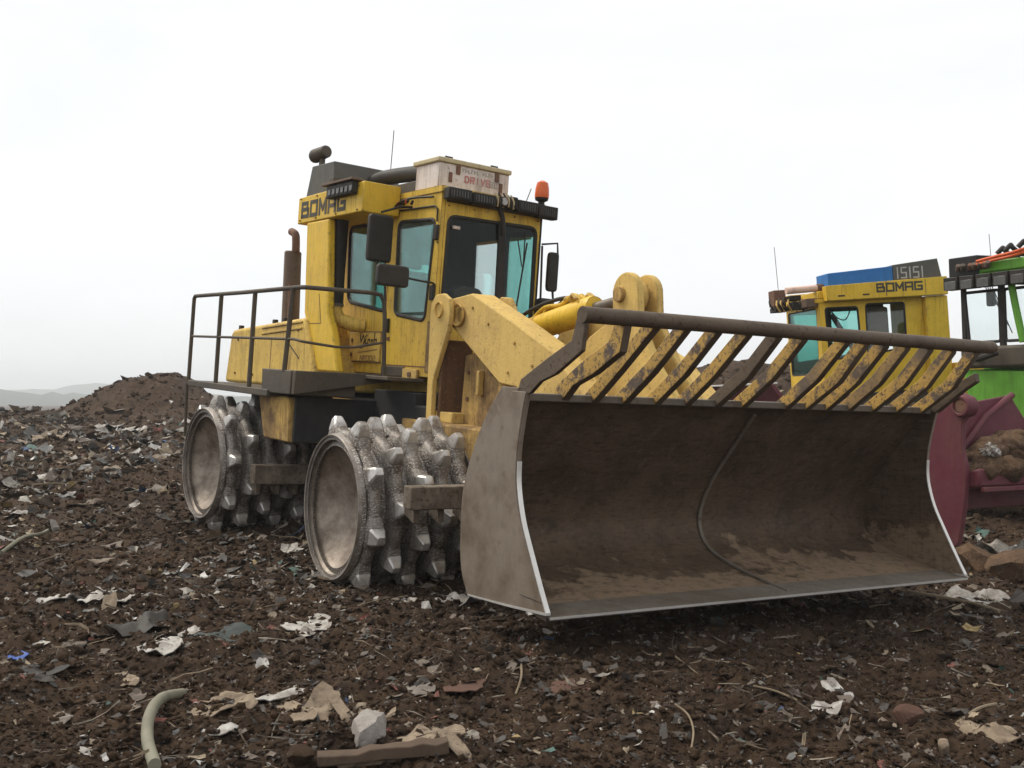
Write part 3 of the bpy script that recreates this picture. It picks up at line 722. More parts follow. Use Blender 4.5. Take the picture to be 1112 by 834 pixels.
bx(B, 'shaded_mudguard', 'lining_shade', -2.49, -2.44, -2.06, -.95, 1.12, 1.66, root, .01)  # near-black plate over the tank front: the shade there is put into its colour
bx(B, 'under_cab_plate', 'lining_shade', -2.5, -1.5, -1.0, .9, 1.62, 1.80, root, .01)
plat = bx(B, 'side_platform', 'darkgrey', -5.79, -2.9, -2.24, -1.36, 1.63, 1.715, root, .01)
MB().prism(B, [(-3.14, 1.675), (-2.29, 1.685), (-2.29, 1.965), (-3.16, 1.965)], 1, -2.215, -1.37).build('step_box', 'darkgrey', root, .012)
MB().prism(B, [(-2.2, 1.69), (-.99, 1.90), (-.8, 1.93), (-.8, 1.995), (-2.2, 1.966)], 0, -2.288, -2.20).build('step_riser', 'darkgrey', root, .008)
bx(B, 'step_plate', 'darkgrey', -2.288, -1.65, -1.3, -.8, 1.925, 1.97, root, .008)
bx(B, 'side_platform', 'darkgrey', -5.79, -1.9, 1.36, 2.2, 1.63, 1.715, root, .01)
# handrail
def rail(pts, r, name='handrail', parent=root): return MB().tube(smooth_path([B.wor(p) for p in pts], 5), r, 10).build(name, 'darkgrey', parent)
hr = MB().tube([B.wor(p) for p in [(-5.87, -2.2, 1.70), (-5.865, -2.2, 2.80), (-5.86, -2.2, 2.88), (-5.82, -2.2, 2.915), (-4.0, -2.2, 2.918), (-2.24, -2.2, 2.93), (-2.15, -2.17, 2.93), (-2.13, -2.1, 2.932), (-2.13, -1.30, 2.955), (-2.13, -1.20, 2.94), (-2.13, -1.15, 2.85), (-2.13, -1.13, 2.70), (-2.13, -1.09, 2.02), (-2.13, -1.07, 1.95), (-2.13, -.98, 1.92)]], .027, 10).build('handrail', 'darkgrey', root)
MB().tube([B.wor(p) for p in [(-5.86, -2.2, 2.34), (-2.3, -2.2, 2.33), (-2.16, -2.18, 2.31), (-2.13, -2.1, 2.30), (-2.13, -1.74, 2.275), (-2.13, -1.5, 2.29), (-2.13, -1.14, 2.37)]], .017, 8).build('mid_rail', 'darkgrey', hr)
for x in (-4.77, -3.58):
    MB().tube([B.wor((x, -2.2, 1.70)), B.wor((x, -2.2, 2.915))], .03, 8).build('rail_post', 'darkgrey', hr)
MB().tube([B.wor((-2.52, -2.2, 1.95)), B.wor((-2.42, -2.2, 2.925))], .03, 8).build('rail_post', 'darkgrey', hr)
MB().tube([B.wor((-5.88, -2.22, 1.66)), B.wor((-5.86, -2.2, .9))], .022, 8).build('ladder_rail', 'darkgrey', root)

# --- hood, exhaust, column, beam
hd = MB()
hood_side = [(-6.73, 1.70), (-6.58, 2.44), (-6.50, 2.50), (-6.27, 2.525), (-3.94, 2.675), (-3.54, 2.0), (-3.5, 1.72)]
hd.prism(B, hood_side, 1, -1.352, 1.352); hood = hd.build('engine_hood', 'yellow_hood', root, .05, seg=3)
for k in range(2):
    z = .055 + .085 * k
    MB().hexa(B, [(-5.35, -1.366, 2.575 - z), (-3.98, -1.366, 2.66 - z), (-3.98, -1.34, 2.66 - z), (-5.35, -1.34, 2.575 - z), (-5.35, -1.366, 2.598 - z), (-3.98, -1.366, 2.683 - z), (-3.98, -1.34, 2.683 - z), (-5.35, -1.34, 2.598 - z)]).build('hood_ridge', 'yellow_hood', hood, .004)
    MB().hexa(B, [(-5.35, -1.358, 2.567 - z), (-3.98, -1.358, 2.652 - z), (-3.98, -1.34, 2.652 - z), (-5.35, -1.34, 2.567 - z), (-5.35, -1.358, 2.574 - z), (-3.98, -1.358, 2.659 - z), (-3.98, -1.34, 2.659 - z), (-5.35, -1.34, 2.574 - z)]).build('panel_gap', 'rustpipe', hood)
for x in (-6.38, -5.1, -4.75):
    bx(B, 'hood_latch', 'black', x - .04, x + .04, -1.3, -1.24, 2.5 + (x + 6.3) * .064, 2.58 + (x + 6.3) * .064, hood, .006)
MB().tube([B.wor((-4.35, -1.356, 2.30)), B.wor((-4.02, -1.356, 2.12))], .008, 6).build('grab_wire', 'black', hood)
bx(B, 'hood_panel_seam', 'rustpipe', -5.0, -4.985, -1.3545, -1.34, 1.74, 2.40, hood, 0)
ex = MB().tube([B.wor((-5.42, -.9, 2.5)), B.wor((-5.43, -.9, 2.72)), B.wor((-5.50, -.9, 3.68)), B.wor((-5.50, -.9, 3.70))], .13, 24, rs=[.13, .13, .125, .11]).build('exhaust_silencer', 'exhaust', root)
MB().tube(smooth_path([B.wor(p) for p in ((-5.40, -.9, 3.68), (-5.42, -.9, 3.85), (-5.46, -.9, 3.95), (-5.60, -.9, 4.0))], 5), .058, 14).build('exhaust_tip', 'rustpipe', ex)
MB().tube([B.wor((-5.20, -1.0, 2.55)), B.wor((-5.27, -1.0, 3.2))], .04, 12).build('exhaust_stay', 'rustpipe', ex)
col = MB().prism(B, [(-4.19, 3.965), (-4.08, 2.74), (-3.62, 1.97), (-2.96, 1.97), (-3.20, 2.50), (-3.37, 2.74), (-3.515, 3.965)], 1, -1.30, -1.19).build('air_column', 'yellow_clean', root, .03, seg=3)
def cg(a, b): q = B.on(a, b, 1, -1.3005); return B.wor((q[0], -1.3005, q[2]))
MB().tube([cg(334, 351), cg(348.5, 351)], .005, 6).build('panel_gap', 'rustpipe', col)
MB().tube([cg(348.5, 351), cg(346.5, 319)], .005, 6).build('panel_gap', 'rustpipe', col)
# intake pipe beside the column, with its yellow elbow
ipp = [B.on(a, b, 1, -1.09) for a, b in ((371, 236), (369, 262), (366.5, 295), (364.5, 331))]
ip = MB().tube([B.wor(p) for p in ipp], .10, 20).build('intake_pipe', 'black', root)
e = ipp[-1]
MB().tube([B.wor(e + np.array((0, 0, .02))), B.wor(e + np.array((0, 0, -.02)))], .108, 20).build('pipe_clamp', 'steel', ip)
MB().tube(smooth_path([B.wor(e + np.array(d)) for d in ((0, 0, 0), (.01, 0, -.10), (.06, .05, -.19), (.14, .18, -.24), (.2, .34, -.25))], 5), .095, 18).build('intake_elbow', 'yellow_hood', ip)
beam = MB().prism(B, [(-4.50, 3.965), (-2.575, 3.975), (-2.565, 4.355), (-4.50, 4.325)], 1, -1.30, -.78).build('side_beam', 'yellow_clean', root, .015)
MB().prism(B, [(-4.50, 3.965), (-2.575, 3.975), (-2.565, 4.355), (-4.50, 4.325)], 1, .78, 1.30).build('side_beam', 'yellow_clean', root, .015)
MB().box(B, -4.45, -4.13, .95, 1.28, 1.97, 3.96).build('air_column', 'yellow_clean', root, .03)
mb = MB(); letters(mb, lambda u, v, h: B.wor((u, -1.30 - h, v)), 'BOMAG', -4.36, 4.055, .19, .175, .085, .052)
mb.build('lettering', 'text', beam, smooth=20)
bx(B, 'rear_bulkhead', 'yellow', -4.3, -4.12, -.9, .9, 1.97, 2.68, root, .02)

# grey cooler box and the duct on the roof
MB().prism(B, [(-4.74, 4.345), (-4.58, 4.81), (-3.89, 4.80), (-3.84, 4.345)], 1, -1.10, -.10).build('cooler_box', 'greybox', root, .015)
MB().tube(smooth_path([B.wor(p) for p in ((-3.86, -.50, 4.60), (-3.4, -.55, 4.61), (-2.6, -.58, 4.56), (-2.02, -.62, 4.50))], 4), .10, 18).build('roof_duct', 'black', root)
bx(B, 'roof_strip', 'darkgrey', -3.84, -2.2, -.72, -.3, 4.25, 4.42, root, .01)
wl = MB().tube([B.wor((-4.30, -1.02, 5.0)), B.wor((-4.62, -1.06, 4.96))], .11, 16, rs=[.085, .10]).build('work_light', 'darkgrey', root, .02)
MB().tube([B.wor((-4.625, -1.06, 4.958)), B.wor((-4.635, -1.062, 4.957))], .088, 16).build('lens', 'lens', wl)
MB().box(B, -4.46, -4.38, -1.06, -1.0, 4.79, 4.95).build('bracket', 'darkgrey', wl, .006)

# --- cab
cab = MB()
def wpts(pxs, y=-.76): return [(B.on(a, b, 1, y)[0], B.on(a, b, 1, y)[2]) for a, b in pxs]
w1 = rpoly([(-3.96, 3.955), (-2.95, 3.93), (-2.81, 2.79), (-3.88, 2.94)], .12)
w2 = rpoly([(-2.60, 3.92), (-1.71, 3.885), (-1.81, 2.665), (-2.56, 2.755)], .10)
side = [(-4.10, 1.995), (-1.60, 1.995), (-1.60, 4.20), (-4.10, 4.20)]
cab.prism(B, side, 1, -.76, -.71, holes=(w1, w2), mi=0, mi_back=1)
wl1 = rpoly([(-3.10, 3.90), (-2.40, 3.90), (-2.34, 2.5), (-3.04, 2.5)], .04); wl2 = rpoly([(-2.32, 3.92), (-1.70, 3.89), (-1.70, 2.45), (-2.28, 2.5)], .05)
cab.prism(B, side, 1, .71, .74, holes=(wl1, wl2), mi=1, mi_back=0)
wf = rpoly([(-.645, 3.93), (.655, 3.96), (.665, 2.72), (-.67, 2.72)], .10)
cab.prism(B, [(-.708, 1.997), (.708, 1.997), (.708, 4.198), (-.708, 4.198)], 0, -1.65, -1.598, holes=(wf,), mi=1, mi_back=0)
wr = rpoly([(-.25, 3.62), (.66, 3.62), (.66, 2.72), (-.25, 2.72)], .08)
cab.prism(B, [(-.708, 1.997), (.708, 1.997), (.708, 4.198), (-.708, 4.198)], 0, -4.10, -4.06, holes=(wr,), mi=1)
cab.box(B, -4.12, -1.58, -.775, .755, 4.202, 4.275)
cab.box(B, -4.06, -1.65, -.708, .708, 4.15, 4.199, 1)
cab.box(B, -4.06, -1.65, -.708, .708, 2.0, 2.05, 1)
cabo = cab.build('cab', ['yellow', 'lining_shade'], root, 0)
def window(poly, ax, v, mat, d=.012, parent=root, fr=B, seal=.02, name='window'):
    o = MB().prism(fr, poly, ax, v - d / 2, v + d / 2).build(name, mat, parent)
    pts = []
    for p in poly + [poly[0], poly[1]]:
        q = list(p); q.insert(ax, v); pts.append(fr.wor(q))
    MB().tube(pts, seal, 8, caps=False).build('seal', 'black', o)
    return o
window(w1, 1, -.752, 'glass', seal=.026); window(w2, 1, -.752, 'glass', seal=.026)
window(wl1, 1, .73, 'glass_pale'); window(wl2, 1, .73, 'glass_teal')
ws = window(wf, 0, -1.612, 'glass_front', seal=.028, name='windscreen'); window(wr, 0, -4.08, 'glass_teal')
MB().hexa(B, [(-1.615, .10, 2.70), (-1.575, .10, 2.70), (-1.575, .235, 2.70), (-1.615, .235, 2.70), (-1.615, .075, 3.97), (-1.575, .075, 3.97), (-1.575, .165, 3.97), (-1.615, .165, 3.97)]).build('centre_post', 'black', ws, .008)
MB().box(B, -1.585, -1.560, -.60, -.50, 3.78, 3.82).build('sticker', 'white', ws)
def wiper(ya, za, yb, zb, nm='wiper'):
    o = MB().tube([B.wor((-1.575, ya, za)), B.wor((-1.56, yb, zb))], .009, 6).build(nm, 'black', ws)
    return o
wiper(.34, 3.86, .44, 3.45); wiper(.47, 3.88, .46, 3.40); 
MB().tube([B.wor((-1.565, .50, 3.75)), B.wor((-1.56, .40, 2.95))], .012, 6).build('wiper_blade', 'black', ws)
# cab side details: door rain gutter, hinges, lower sill, access panel
MB().tube([B.wor(p) for p in ((-2.66, -.775, 4.06), (-1.72, -.775, 4.04), (-1.66, -.775, 4.0), (-1.655, -.775, 3.85))], .012, 6).build('rain_gutter', 'black', cabo)
MB().tube(smooth_path([B.wor(p) for p in ((-2.70, -.80, 4.02), (-2.5, -.86, 4.12), (-2.2, -.83, 4.17), (-1.75, -.79, 4.15))], 4), .014, 6).build('mirror_stay', 'black', cabo)
for k in range(6):
    q = (-2.55 + .07 * k, -.82 - .03 * random.random(), 4.10 + .03 * random.random())
    MB().tube([B.wor(q), B.wor((q[0] + .06, q[1] - .02, q[2] + .02))], .02, 6).build('cable_clip', 'black' if k % 3 else 'orangecable', cabo)
for z in (3.72, 3.0): bx(B, 'door_hinge', 'black', -1.69, -1.61, -.80, -.755, z - .09, z + .09, cabo, .01)
bx(B, 'door_sill', 'darkgrey', -2.78, -2.2, -.782, -.765, 1.96, 2.10, cabo, .02)
bx(B, 'sill_block', 'yellow_dusty', -2.2, -1.85, -.80, -.765, 1.93, 2.08, cabo, .01)
bx(B, 'sill_bolt', 'rustpipe', -2.06, -1.98, -.815, -.80, 1.985, 2.04, cabo, .01)
bx(B, 'door_seam', 'rustpipe', -2.80, -2.785, -.7635, -.755, 2.05, 3.95, cabo, 0)
bx(B, 'door_seam', 'rustpipe', -2.78, -1.64, -.7635, -.755, 2.105, 2.12, cabo, 0)
bx(B, 'hinge_channel', 'yellow_mud', -1.72, -1.60, -.772, -.762, 2.05, 2.66, cabo, .004)
ap = bx(B, 'access_panel', 'yellow_hood', -3.72, -2.84, -.785, -.762, 2.14, 2.52, cabo, .006)
for (x0, x1, z0, z1) in ((-3.735, -2.82, 2.523, 2.535), (-3.735, -2.82, 2.128, 2.138), (-3.735, -3.722, 2.14, 2.52)):
    bx(B, 'panel_gap', 'rustpipe', x0, x1, -.779, -.762, z0, z1, cabo, 0)
for (x, z) in ((-3.62, 2.42), (-3.62, 2.23)): bx(B, 'panel_latch', 'rustpipe', x - .02, x + .02, -.797, -.785, z - .03, z + .02, cabo, .004)
pl = lambda u, v, h: B.wor((u, -.785 - h, v))
mb = MB()
hw = [[(0, .95), (.08, .55), (.2, .95)], [(.2, .95), (.3, .6), (.22, .35), (.1, .15)], [(.36, .72), (.34, .35), (.44, .42)], [(.5, .35), (.5, .62), (.58, .66), (.62, .55)], [(.7, .35), (.7, .62), (.8, .6), (.8, .35)], [(.88, 1.0), (.88, .38), (1.0, .42), (1.0, .62), (.88, .6)], [(.34, .85), (.42, .92)]]
for pth in hw: stroke(mb, pl, [(-3.40 + p[0] * .46, 2.28 + p[1] * .21 + p[0] * .02) for p in pth], .020, .003)
mb.build('handwriting', 'hand', cabo, smooth=20)
mb = MB(); stroke(mb, pl, [(-3.42, 2.255), (-2.92, 2.30)], .018, .003); letters(mb, pl, 'NR002', -3.36, 2.155, .055, .06, .033, .014)
mb.build('faded_marking', 'faint', cabo, smooth=20)
for x in (-4.40, -3.9, -3.3, -2.7):
    for z in (4.005, 4.30): bolt(B, (x, -1.30, z), 1, -1, .012, 'yellow_mud', beam)
bx(B, 'door_handle', 'black', -2.70, -2.66, -.80, -.762, 2.52, 2.70, cabo, .01)
bx(B, 'door_lock', 'rustpipe', -2.70, -2.64, -.775, -.762, 2.42, 2.47, cabo, .006)
for z in (2.2, 2.6, 3.1, 3.6): bolt(B, (-1.62, -.76, z), 1, -1, .012, 'yellow_mud', cabo)
for y in (-.66, -.3, .3, .66): bolt(B, (-1.598, y, 4.05), 0, 1, .012, 'yellow_mud', cabo)
for (x, z) in ((-6.3, 1.85), (-5.6, 1.85), (-4.6, 1.85), (-3.9, 1.9), (-6.25, 2.35), (-4.1, 2.5)): bolt(B, (x, -1.352, z), 1, -1, .018, 'rustpipe', hood)
# interior
seat = bx(B, 'seat', 'black', -3.25, -2.75, -.32, .22, 2.5, 2.66, root, .05)
MB().prism(B, [(-3.34, 2.6), (-3.2, 2.62), (-3.36, 3.42), (-3.48, 3.40)], 1, -.30, .20).build('seat_back', 'black', seat, .04)
bx(B, 'headrest', 'black', -3.55, -3.42, -.2, .1, 3.45, 3.68, seat, .03)
bx(B, 'dashboard', 'black', -1.95, -1.68, -.6, .25, 2.5, 2.86, root, .04)
bx(B, 'dashboard', 'black', -1.8, -1.68, .25, .66, 2.45, 2.76, root, .03)
MB().prism(B, [(-.46, 2.7), (-.06, 2.7), (.02, 3.02), (-.06, 3.12), (-.30, 3.14), (-.46, 3.06)], 0, -1.92, -1.70).build('instrument_pod', 'black', root, .03)
st = MB(); cen = np.array((-2.12, -.15, 3.0)); ax = np.array((.5, 0, .86))
MB().tube([B.wor(cen + np.array((.0, math.cos(t) * .2, 0)) + np.array((-.86, 0, .5)) * math.sin(t) * .2) for t in np.linspace(0, 2 * math.pi, 33)], .016, 8, caps=False).build('steering_wheel', 'black', root)
MB().tube([B.wor(cen), B.wor((-1.85, -.15, 2.6))], .03, 8).build('steering_column', 'black', root)
bx(B, 'inner_left_cabinet', 'lining_shade', -4.02, -3.24, .40, .70, 2.05, 2.7, root, .02)

# --- roof lamps, beacon, white box, mirrors, aerial
def flood(y0, y1, z0, z1, x=-1.45):
    L = MB().box(B, x - .12, x, y0, y1, z0, z1).build('roof_lamp', 'black', root, .012)
    nb = 5
    for k in range(nb):
        yy = y0 + .03 + (y1 - y0 - .06) * k / nb
        pass
    MB().box(B, x + .001, x + .012, y0 + .03, y1 - .03, z0 + .03, z1 - .03).build('lens', 'lens', L, .004)
    mb = MB()
    for k in range(7):
        yy = y0 + .03 + (y1 - y0 - .06) * (k + .5) / 7
        mb.box(B, x + .014, x + .022, yy - .008, yy + .008, z0 + .02, z1 - .02)
    mb.build('grille', 'black', L)
flood(-.76, -.43, 4.11, 4.25); flood(-.41, -.08, 4.10, 4.24); flood(.14, .24, 4.12, 4.27); flood(.25, .56, 4.10, 4.25); flood(.57, .87, 4.08, 4.24)
bx(B, 'lamp_rail', 'darkgrey', -1.595, -1.575, -.7, .85, 4.09, 4.19, root, .006)
rl = MB().tube([B.wor((-1.56, .03, 4.19)), B.wor((-1.44, .03, 4.19))], .062, 16).build('round_lamp', 'darkgrey', root, .01)
MB().tube([B.wor((-1.438, .03, 4.19)), B.wor((-1.43, .03, 4.19))], .045, 16).build('lens', 'whitemark', rl)
for k in range(7):
    q = (-1.5 + .05 * random.random(), -.08 + .035 * k, 4.27 + .03 * random.random())
    MB().tube(smooth_path([B.wor(q), B.wor((q[0] + .03, q[1] + .03, q[2] - .08)), B.wor((q[0], q[1] + .05, q[2] - .16))], 3), .012, 6).build('lamp_cable', 'black' if k % 2 else 'tan', root)
MB().tube(smooth_path([B.wor(p) for p in ((-1.55, .03, 4.14), (-1.54, .06, 4.06), (-1.55, .10, 3.98), (-1.56, .13, 3.8))], 4), .03, 8).build('lamp_cable', 'black', root)
bc = MB().tube([B.wor((-1.5, .63, z)) for z in (4.33, 4.36, 4.45, 4.52, 4.545)], .1, 20, rs=[.088, .092, .086, .07, .03]).build('beacon', 'amber', root)
MB().tube([B.wor((-1.5, .63, z)) for z in (4.24, 4.28, 4.30, 4.335)], .05, 16, rs=[.04, .04, .08, .088]).build('beacon_base', 'black', bc)
MB().tube([B.wor((-1.5, .40, 4.26)), B.wor((-1.5, .46, 4.42))], .006, 6).build('short_aerial', 'black', root)
rb = MB().box(B, -2.30, -1.75, -.735, .29, 4.279, 4.585).build('roof_box', 'white', root, .012)
MB().box(B, -2.35, -1.73, -.76, .312, 4.587, 4.645).build('box_lid', 'tan', rb, .012)
for y in (-.55, .12):
    MB().tube([B.wor((-1.85, y - .05, 4.64)), B.wor((-1.85, y - .05, 4.68)), B.wor((-1.85, y + .05, 4.68)), B.wor((-1.85, y + .05, 4.64))], .01, 6).build('lid_handle', 'black', rb)
for y in (-.47, .10):
    MB().box(B, -1.748, -1.735, y - .03, y + .03, 4.47, 4.583).build('box_hinge', 'rustpipe', rb, .004)
MB().box(B, -1.748, -1.738, -.60, -.55, 4.36, 4.48).build('rust_patch', 'rustpipe', rb, .004)
MB().box(B, -1.748, -1.738, .14, .19, 4.30, 4.46).build('rust_patch', 'rustpipe', rb, .004)
pf = lambda u, v, h: B.wor((-1.748 + h, u, v))
mb = MB(); letters(mb, pf, 'DRIVE', -.36, 4.395, .05, .07, .028, .017); mb.build('lettering', 'redtext', rb, smooth=20)
mb = MB(); letters(mb, pf, 'EC', -.36 + 5 * .078 - .03, 4.395, .05, .06, .026, .014)
mb.build('lettering', 'greytext', rb, smooth=20)
mb = MB()
for k in range(11):
    if k in (6,): continue
    y = -.40 + .042 * k
    stroke(mb, pf, [(y, 4.515), (y, 4.55)], .01, .003); stroke(mb, pf, [(y, 4.55 - .017 * (k % 3)), (y + .022, 4.55 - .017 * (k % 3))], .008, .004)
mb.build('lettering', 'greytext', rb, smooth=20)
def mirror(c, w, h, d, nm='side_mirror', tilt=0.0):
    x, y, z = c
    pol = rpoly([(y - w / 2, z - h / 2), (y + w / 2, z - h / 2), (y + w / 2, z + h / 2), (y - w / 2, z + h / 2)], .05)
    o = MB().prism(B, pol, 0, x, x + d).build(nm, 'black', root, .025, seg=3)
    pol2 = grow(pol, -.03)
    MB().prism(B, pol2, 0, x - .004, x + .001).build('mirror_glass', 'mirror', o)
    return o
mirror((-2.30, -1.205, 3.63), .32, .57, .09)
mirror((-1.46, -1.455, 3.115), .40, .245, .09)
MB().tube(smooth_path([B.wor(p) for p in ((-1.66, -.77, 3.08), (-1.52, -.85, 3.10), (-1.44, -1.05, 3.10), (-1.42, -1.25, 3.11))], 4), .013, 6).build('mirror_stay', 'black', root)
MB().tube([B.wor(p) for p in ((-2.26, -1.2, 3.95), (-2.26, -.95, 4.05), (-2.3, -.76, 4.08))], .016, 6).build('mirror_stay', 'black', root)
MB().tube([B.wor(p) for p in ((-2.26, -1.18, 3.36), (-1.8, -1.4, 3.25), (-1.42, -1.4, 3.22))], .012, 6).build('mirror_stay', 'black', root)
mirror((-1.54, .88, 3.43), .16, .50, .07)
MB().tube([B.wor(p) for p in ((-1.52, .70, 3.76), (-1.5, .93, 3.80), (-1.5, .95, 3.62))], .014, 6).build('mirror_stay', 'black', root)
MB().tube([B.wor(p) for p in ((-1.52, .705, 3.74), (-1.5, .72, 3.05), (-1.5, .93, 3.0), (-1.5, .9, 3.2))], .016, 6).build('mirror_stay', 'black', root)
bx(B, 'front_work_lamp', 'black', -1.52, -1.38, .66, .86, 2.86, 3.08, root, .03)
wa = B.on(424, 187, 1, -.6)
MB().tube([B.wor((-3.22, -.6, 4.62)), B.wor((-3.20, -.6, 5.20))], .006, 6).build('radio_aerial', 'darkgrey', root)
ol = bx(B, 'beam_lamp', 'black', -3.45, -2.72, -1.39, -1.305, 4.20, 4.36, root, .015)
for k in range(6):
    x = -3.38 + .12 * k; MB().box(B, x, x + .075, -1.402, -1.392, 4.23, 4.30).build('lens', 'lens', ol, .004)
MB().box(B, -3.55, -2.68, -1.42, -1.25, 4.365, 4.395).build('lamp_hood', 'exhaust', ol, .006)
bx(B, 'beam_bracket', 'darkgrey', -3.84, -3.70, -1.18, -1.08, 4.33, 4.55, root, .008)

# ------------------------------------------------------------------ second yellow compactor
r2 = thing('landfill_compactor', (S.O[0], S.O[1], S.O[2]), 'yellow compactor parked behind the big blade, with a blue box on its cab roof', 'compactor')
def sx(name, mat, x0, x1, y0, y1, z0, z1, parent=r2, bevel=.012, fr=S): return MB().box(fr, x0, x1, y0, y1, z0, z1).build(name, mat, parent, bevel)
c2b = MB()
sw1 = rpoly([(.93, 3.42), (.29, 3.41), (.27, 2.5), (.90, 2.45)], .06); sw2 = rpoly([(.13, 3.45), (-.64, 3.44), (-.63, 2.6), (.15, 2.5)], .06)
sd = [(1.04, 1.8), (-1.0, 1.8), (-1.0, 3.52), (1.04, 3.52)]
c2b.prism(S, sd, 1, .70, .75, holes=(sw1, sw2), mi=0, mi_back=0); c2b.prism(S, sd, 1, -.79, -.74, holes=(sw1, sw2), mi=0, mi_back=1)
swf = rpoly([(-.72, 3.44), (.60, 3.43), (.55, 2.2), (-.72, 2.2)], .07)
c2b.prism(S, [(-.738, 1.802), (.698, 1.802), (.698, 3.518), (-.738, 3.518)], 0, 1.0, 1.038, holes=(swf,), mi=1, mi_back=0)
c2b.box(S, -1.0, 1.10, -.80, .76, 3.522, 3.60); c2b.box(S, -.99, .99, -.73, .69, 1.8, 1.85, 1)
c2o = c2b.build('cab', ['yellow_clean', 'lining_shade'], r2)
for p, ax_, v, mt in ((sw1, 1, .738, 'glass_pale'), (sw2, 1, .738, 'glass_pale'), (sw1, 1, -.77, 'glass_teal'), (sw2, 1, -.77, 'glass_teal')):
    window(p, ax_, v, mt, parent=r2, fr=S)
window(swf, 0, 1.02, 'glass_teal', parent=r2, fr=S, name='windscreen')
b2 = MB().prism(S, [(.96, 3.535), (-1.42, 3.53), (-1.42, 3.87), (.97, 3.815)], 1, .76, .95).build('side_beam', 'yellow_clean', r2, .012)
MB().prism(S, [(.96, 3.535), (-1.42, 3.53), (-1.42, 3.87), (.97, 3.815)], 1, -.99, -.80).build('side_beam', 'yellow_clean', r2, .012)
sx('roof_deck', 'yellow_clean', -1.38, 1.05, -.80, .76, 3.602, 3.74)
mb = MB(); letters(mb, lambda u, v, h: S.wor((-u, .95 + h, v)), 'BOMAG', .02, 3.655, .135, .135, .052, .036)
mb.build('lettering', 'text', b2, smooth=20)
for x in (.62, .14): sx('beam_slot', 'black', x, x + .13, .949, .953, 3.60, 3.63, b2, 0)
sx('beam_slot', 'rustpipe', -.205, -.19, .949, .953, 3.56, 3.84, b2, 0)
sx('beam_slot', 'rustpipe', -.98, -.97, .949, .953, 3.56, 3.84, b2, 0)
MB().box(S, -1.46, -1.0, -.5, .86, 1.7, 3.525).build('air_column', 'yellow_clean', r2, .03)
rbx = MB().hexa(S, [(-.40, .35, 3.79), (.88, .35, 3.78), (.88, .85, 3.78), (-.40, .85, 3.79), (-.40, .35, 4.12), (.88, .35, 4.05), (.88, .85, 4.05), (-.40, .85, 4.12)]).build('roof_box', 'blue', r2, .01)
gb = MB().hexa(S, [(-1.38, .30, 3.80), (-.405, .30, 3.79), (-.405, .86, 3.79), (-1.38, .86, 3.80), (-1.30, .30, 4.22), (-.405, .30, 4.14), (-.405, .86, 4.14), (-1.30, .86, 4.22)]).build('cooler_box', 'greybox', r2, .01)
mb = MB(); ps = lambda u, v, h: S.wor((-u, .862 + h, v))
letters(mb, ps, 'ISISI', .44, 3.89, .095, .19, .028, .026, .004); mb.build('marking', 'whitemark', gb, smooth=20)
MB().tube([S.wor((.80, .60, 3.815)), S.wor((1.60, .60, 3.79))], .065, 16).build('light_tube', 'pink', r2)
MB().tube([S.wor((.76, .60, 3.815)), S.wor((1.0, .60, 3.81))], .075, 16).build('tube_socket', 'rustpipe', r2)
sx('roof_lamp', 'rustpipe', 1.38, 1.62, -.22, .06, 3.55, 3.86); sx('roof_lamp', 'black', 1.36, 1.6, -.25, .05, 3.44, 3.54)
sx('roof_lamp', 'black', 1.1, 1.4, .12, .40, 3.45, 3.60); sx('roof_lamp', 'exhaust', .98, 1.25, .42, .70, 3.46, 3.62); sx('roof_lamp', 'black', 1.2, 1.42, .1, .35, 3.62, 3.72)
for k in range(10):
    q = (1.15 + .07 * k, .1 + .3 * random.random(), 3.62 + .08 * random.random())
    MB().tube(smooth_path([S.wor(q), S.wor((q[0] + .05, q[1] + .1, q[2] - .1)), S.wor((q[0] - .04, q[1] + .05, q[2] - .22))], 3), .016, 6).build('lamp_cable', 'black' if k % 2 else 'yellow_dusty', r2)
MB().tube([S.wor((1.5, 0, 3.85)), S.wor((1.5, -.05, 4.7))], .006, 6).build('radio_aerial', 'darkgrey', r2)
MB().tube([S.wor((.75, .62, 3.3)), S.wor((.2, .55, 2.4))], .05, 8).build('seat_belt_post', 'black', r2)
sx('seat', 'black', -.75, -.2, -.3, .3, 2.2, 2.4, bevel=.04); MB().box(S, -.45, -.05, .0, .5, 2.75, 3.4).build('seat_back', 'exhaust', r2, .05)
MB().tube(smooth_path([S.wor(p) for p in ((.75, .5, 3.45), (.6, .5, 3.25), (.42, .5, 3.2), (.3, .5, 3.42))], 4), .012, 6).build('hanging_cable', 'black', r2)
sx('engine_hood', 'yellow', -4.2, -1.47, -1.1, .95, 1.1, 2.15, bevel=.04); sx('chassis', 'darkgrey', -4.2, 2.2, -.9, .7, .6, 1.75, bevel=.02)
sx('rear_fender', 'yellow_clean', -2.45, -1.5, .75, 1.0, 1.45, 2.25, bevel=.02)
bl2 = MB()
bp = [(2.75, 2.10), (2.55, 1.8), (2.42, 1.4), (2.42, 1.0), (2.55, .6), (2.85, .35), (2.9, .4), (2.63, .65), (2.5, 1.0), (2.5, 1.4), (2.63, 1.78), (2.82, 2.08)]
bl2.prism(S, bp, 1, -2.0, 2.6); bl2o = bl2.build('blade', 'maroon', r2, .01)
MB().box(S, 2.70, 2.86, -2.0, 2.6, 2.10, 2.13).build('worn_edge', 'bright', bl2o, .004)
sx('push_arm', 'yellow_mud', .9, 2.5, -.7, -.5, .8, 1.1); sx('push_arm', 'yellow_mud', .9, 2.5, .5, .7, .8, 1.1)
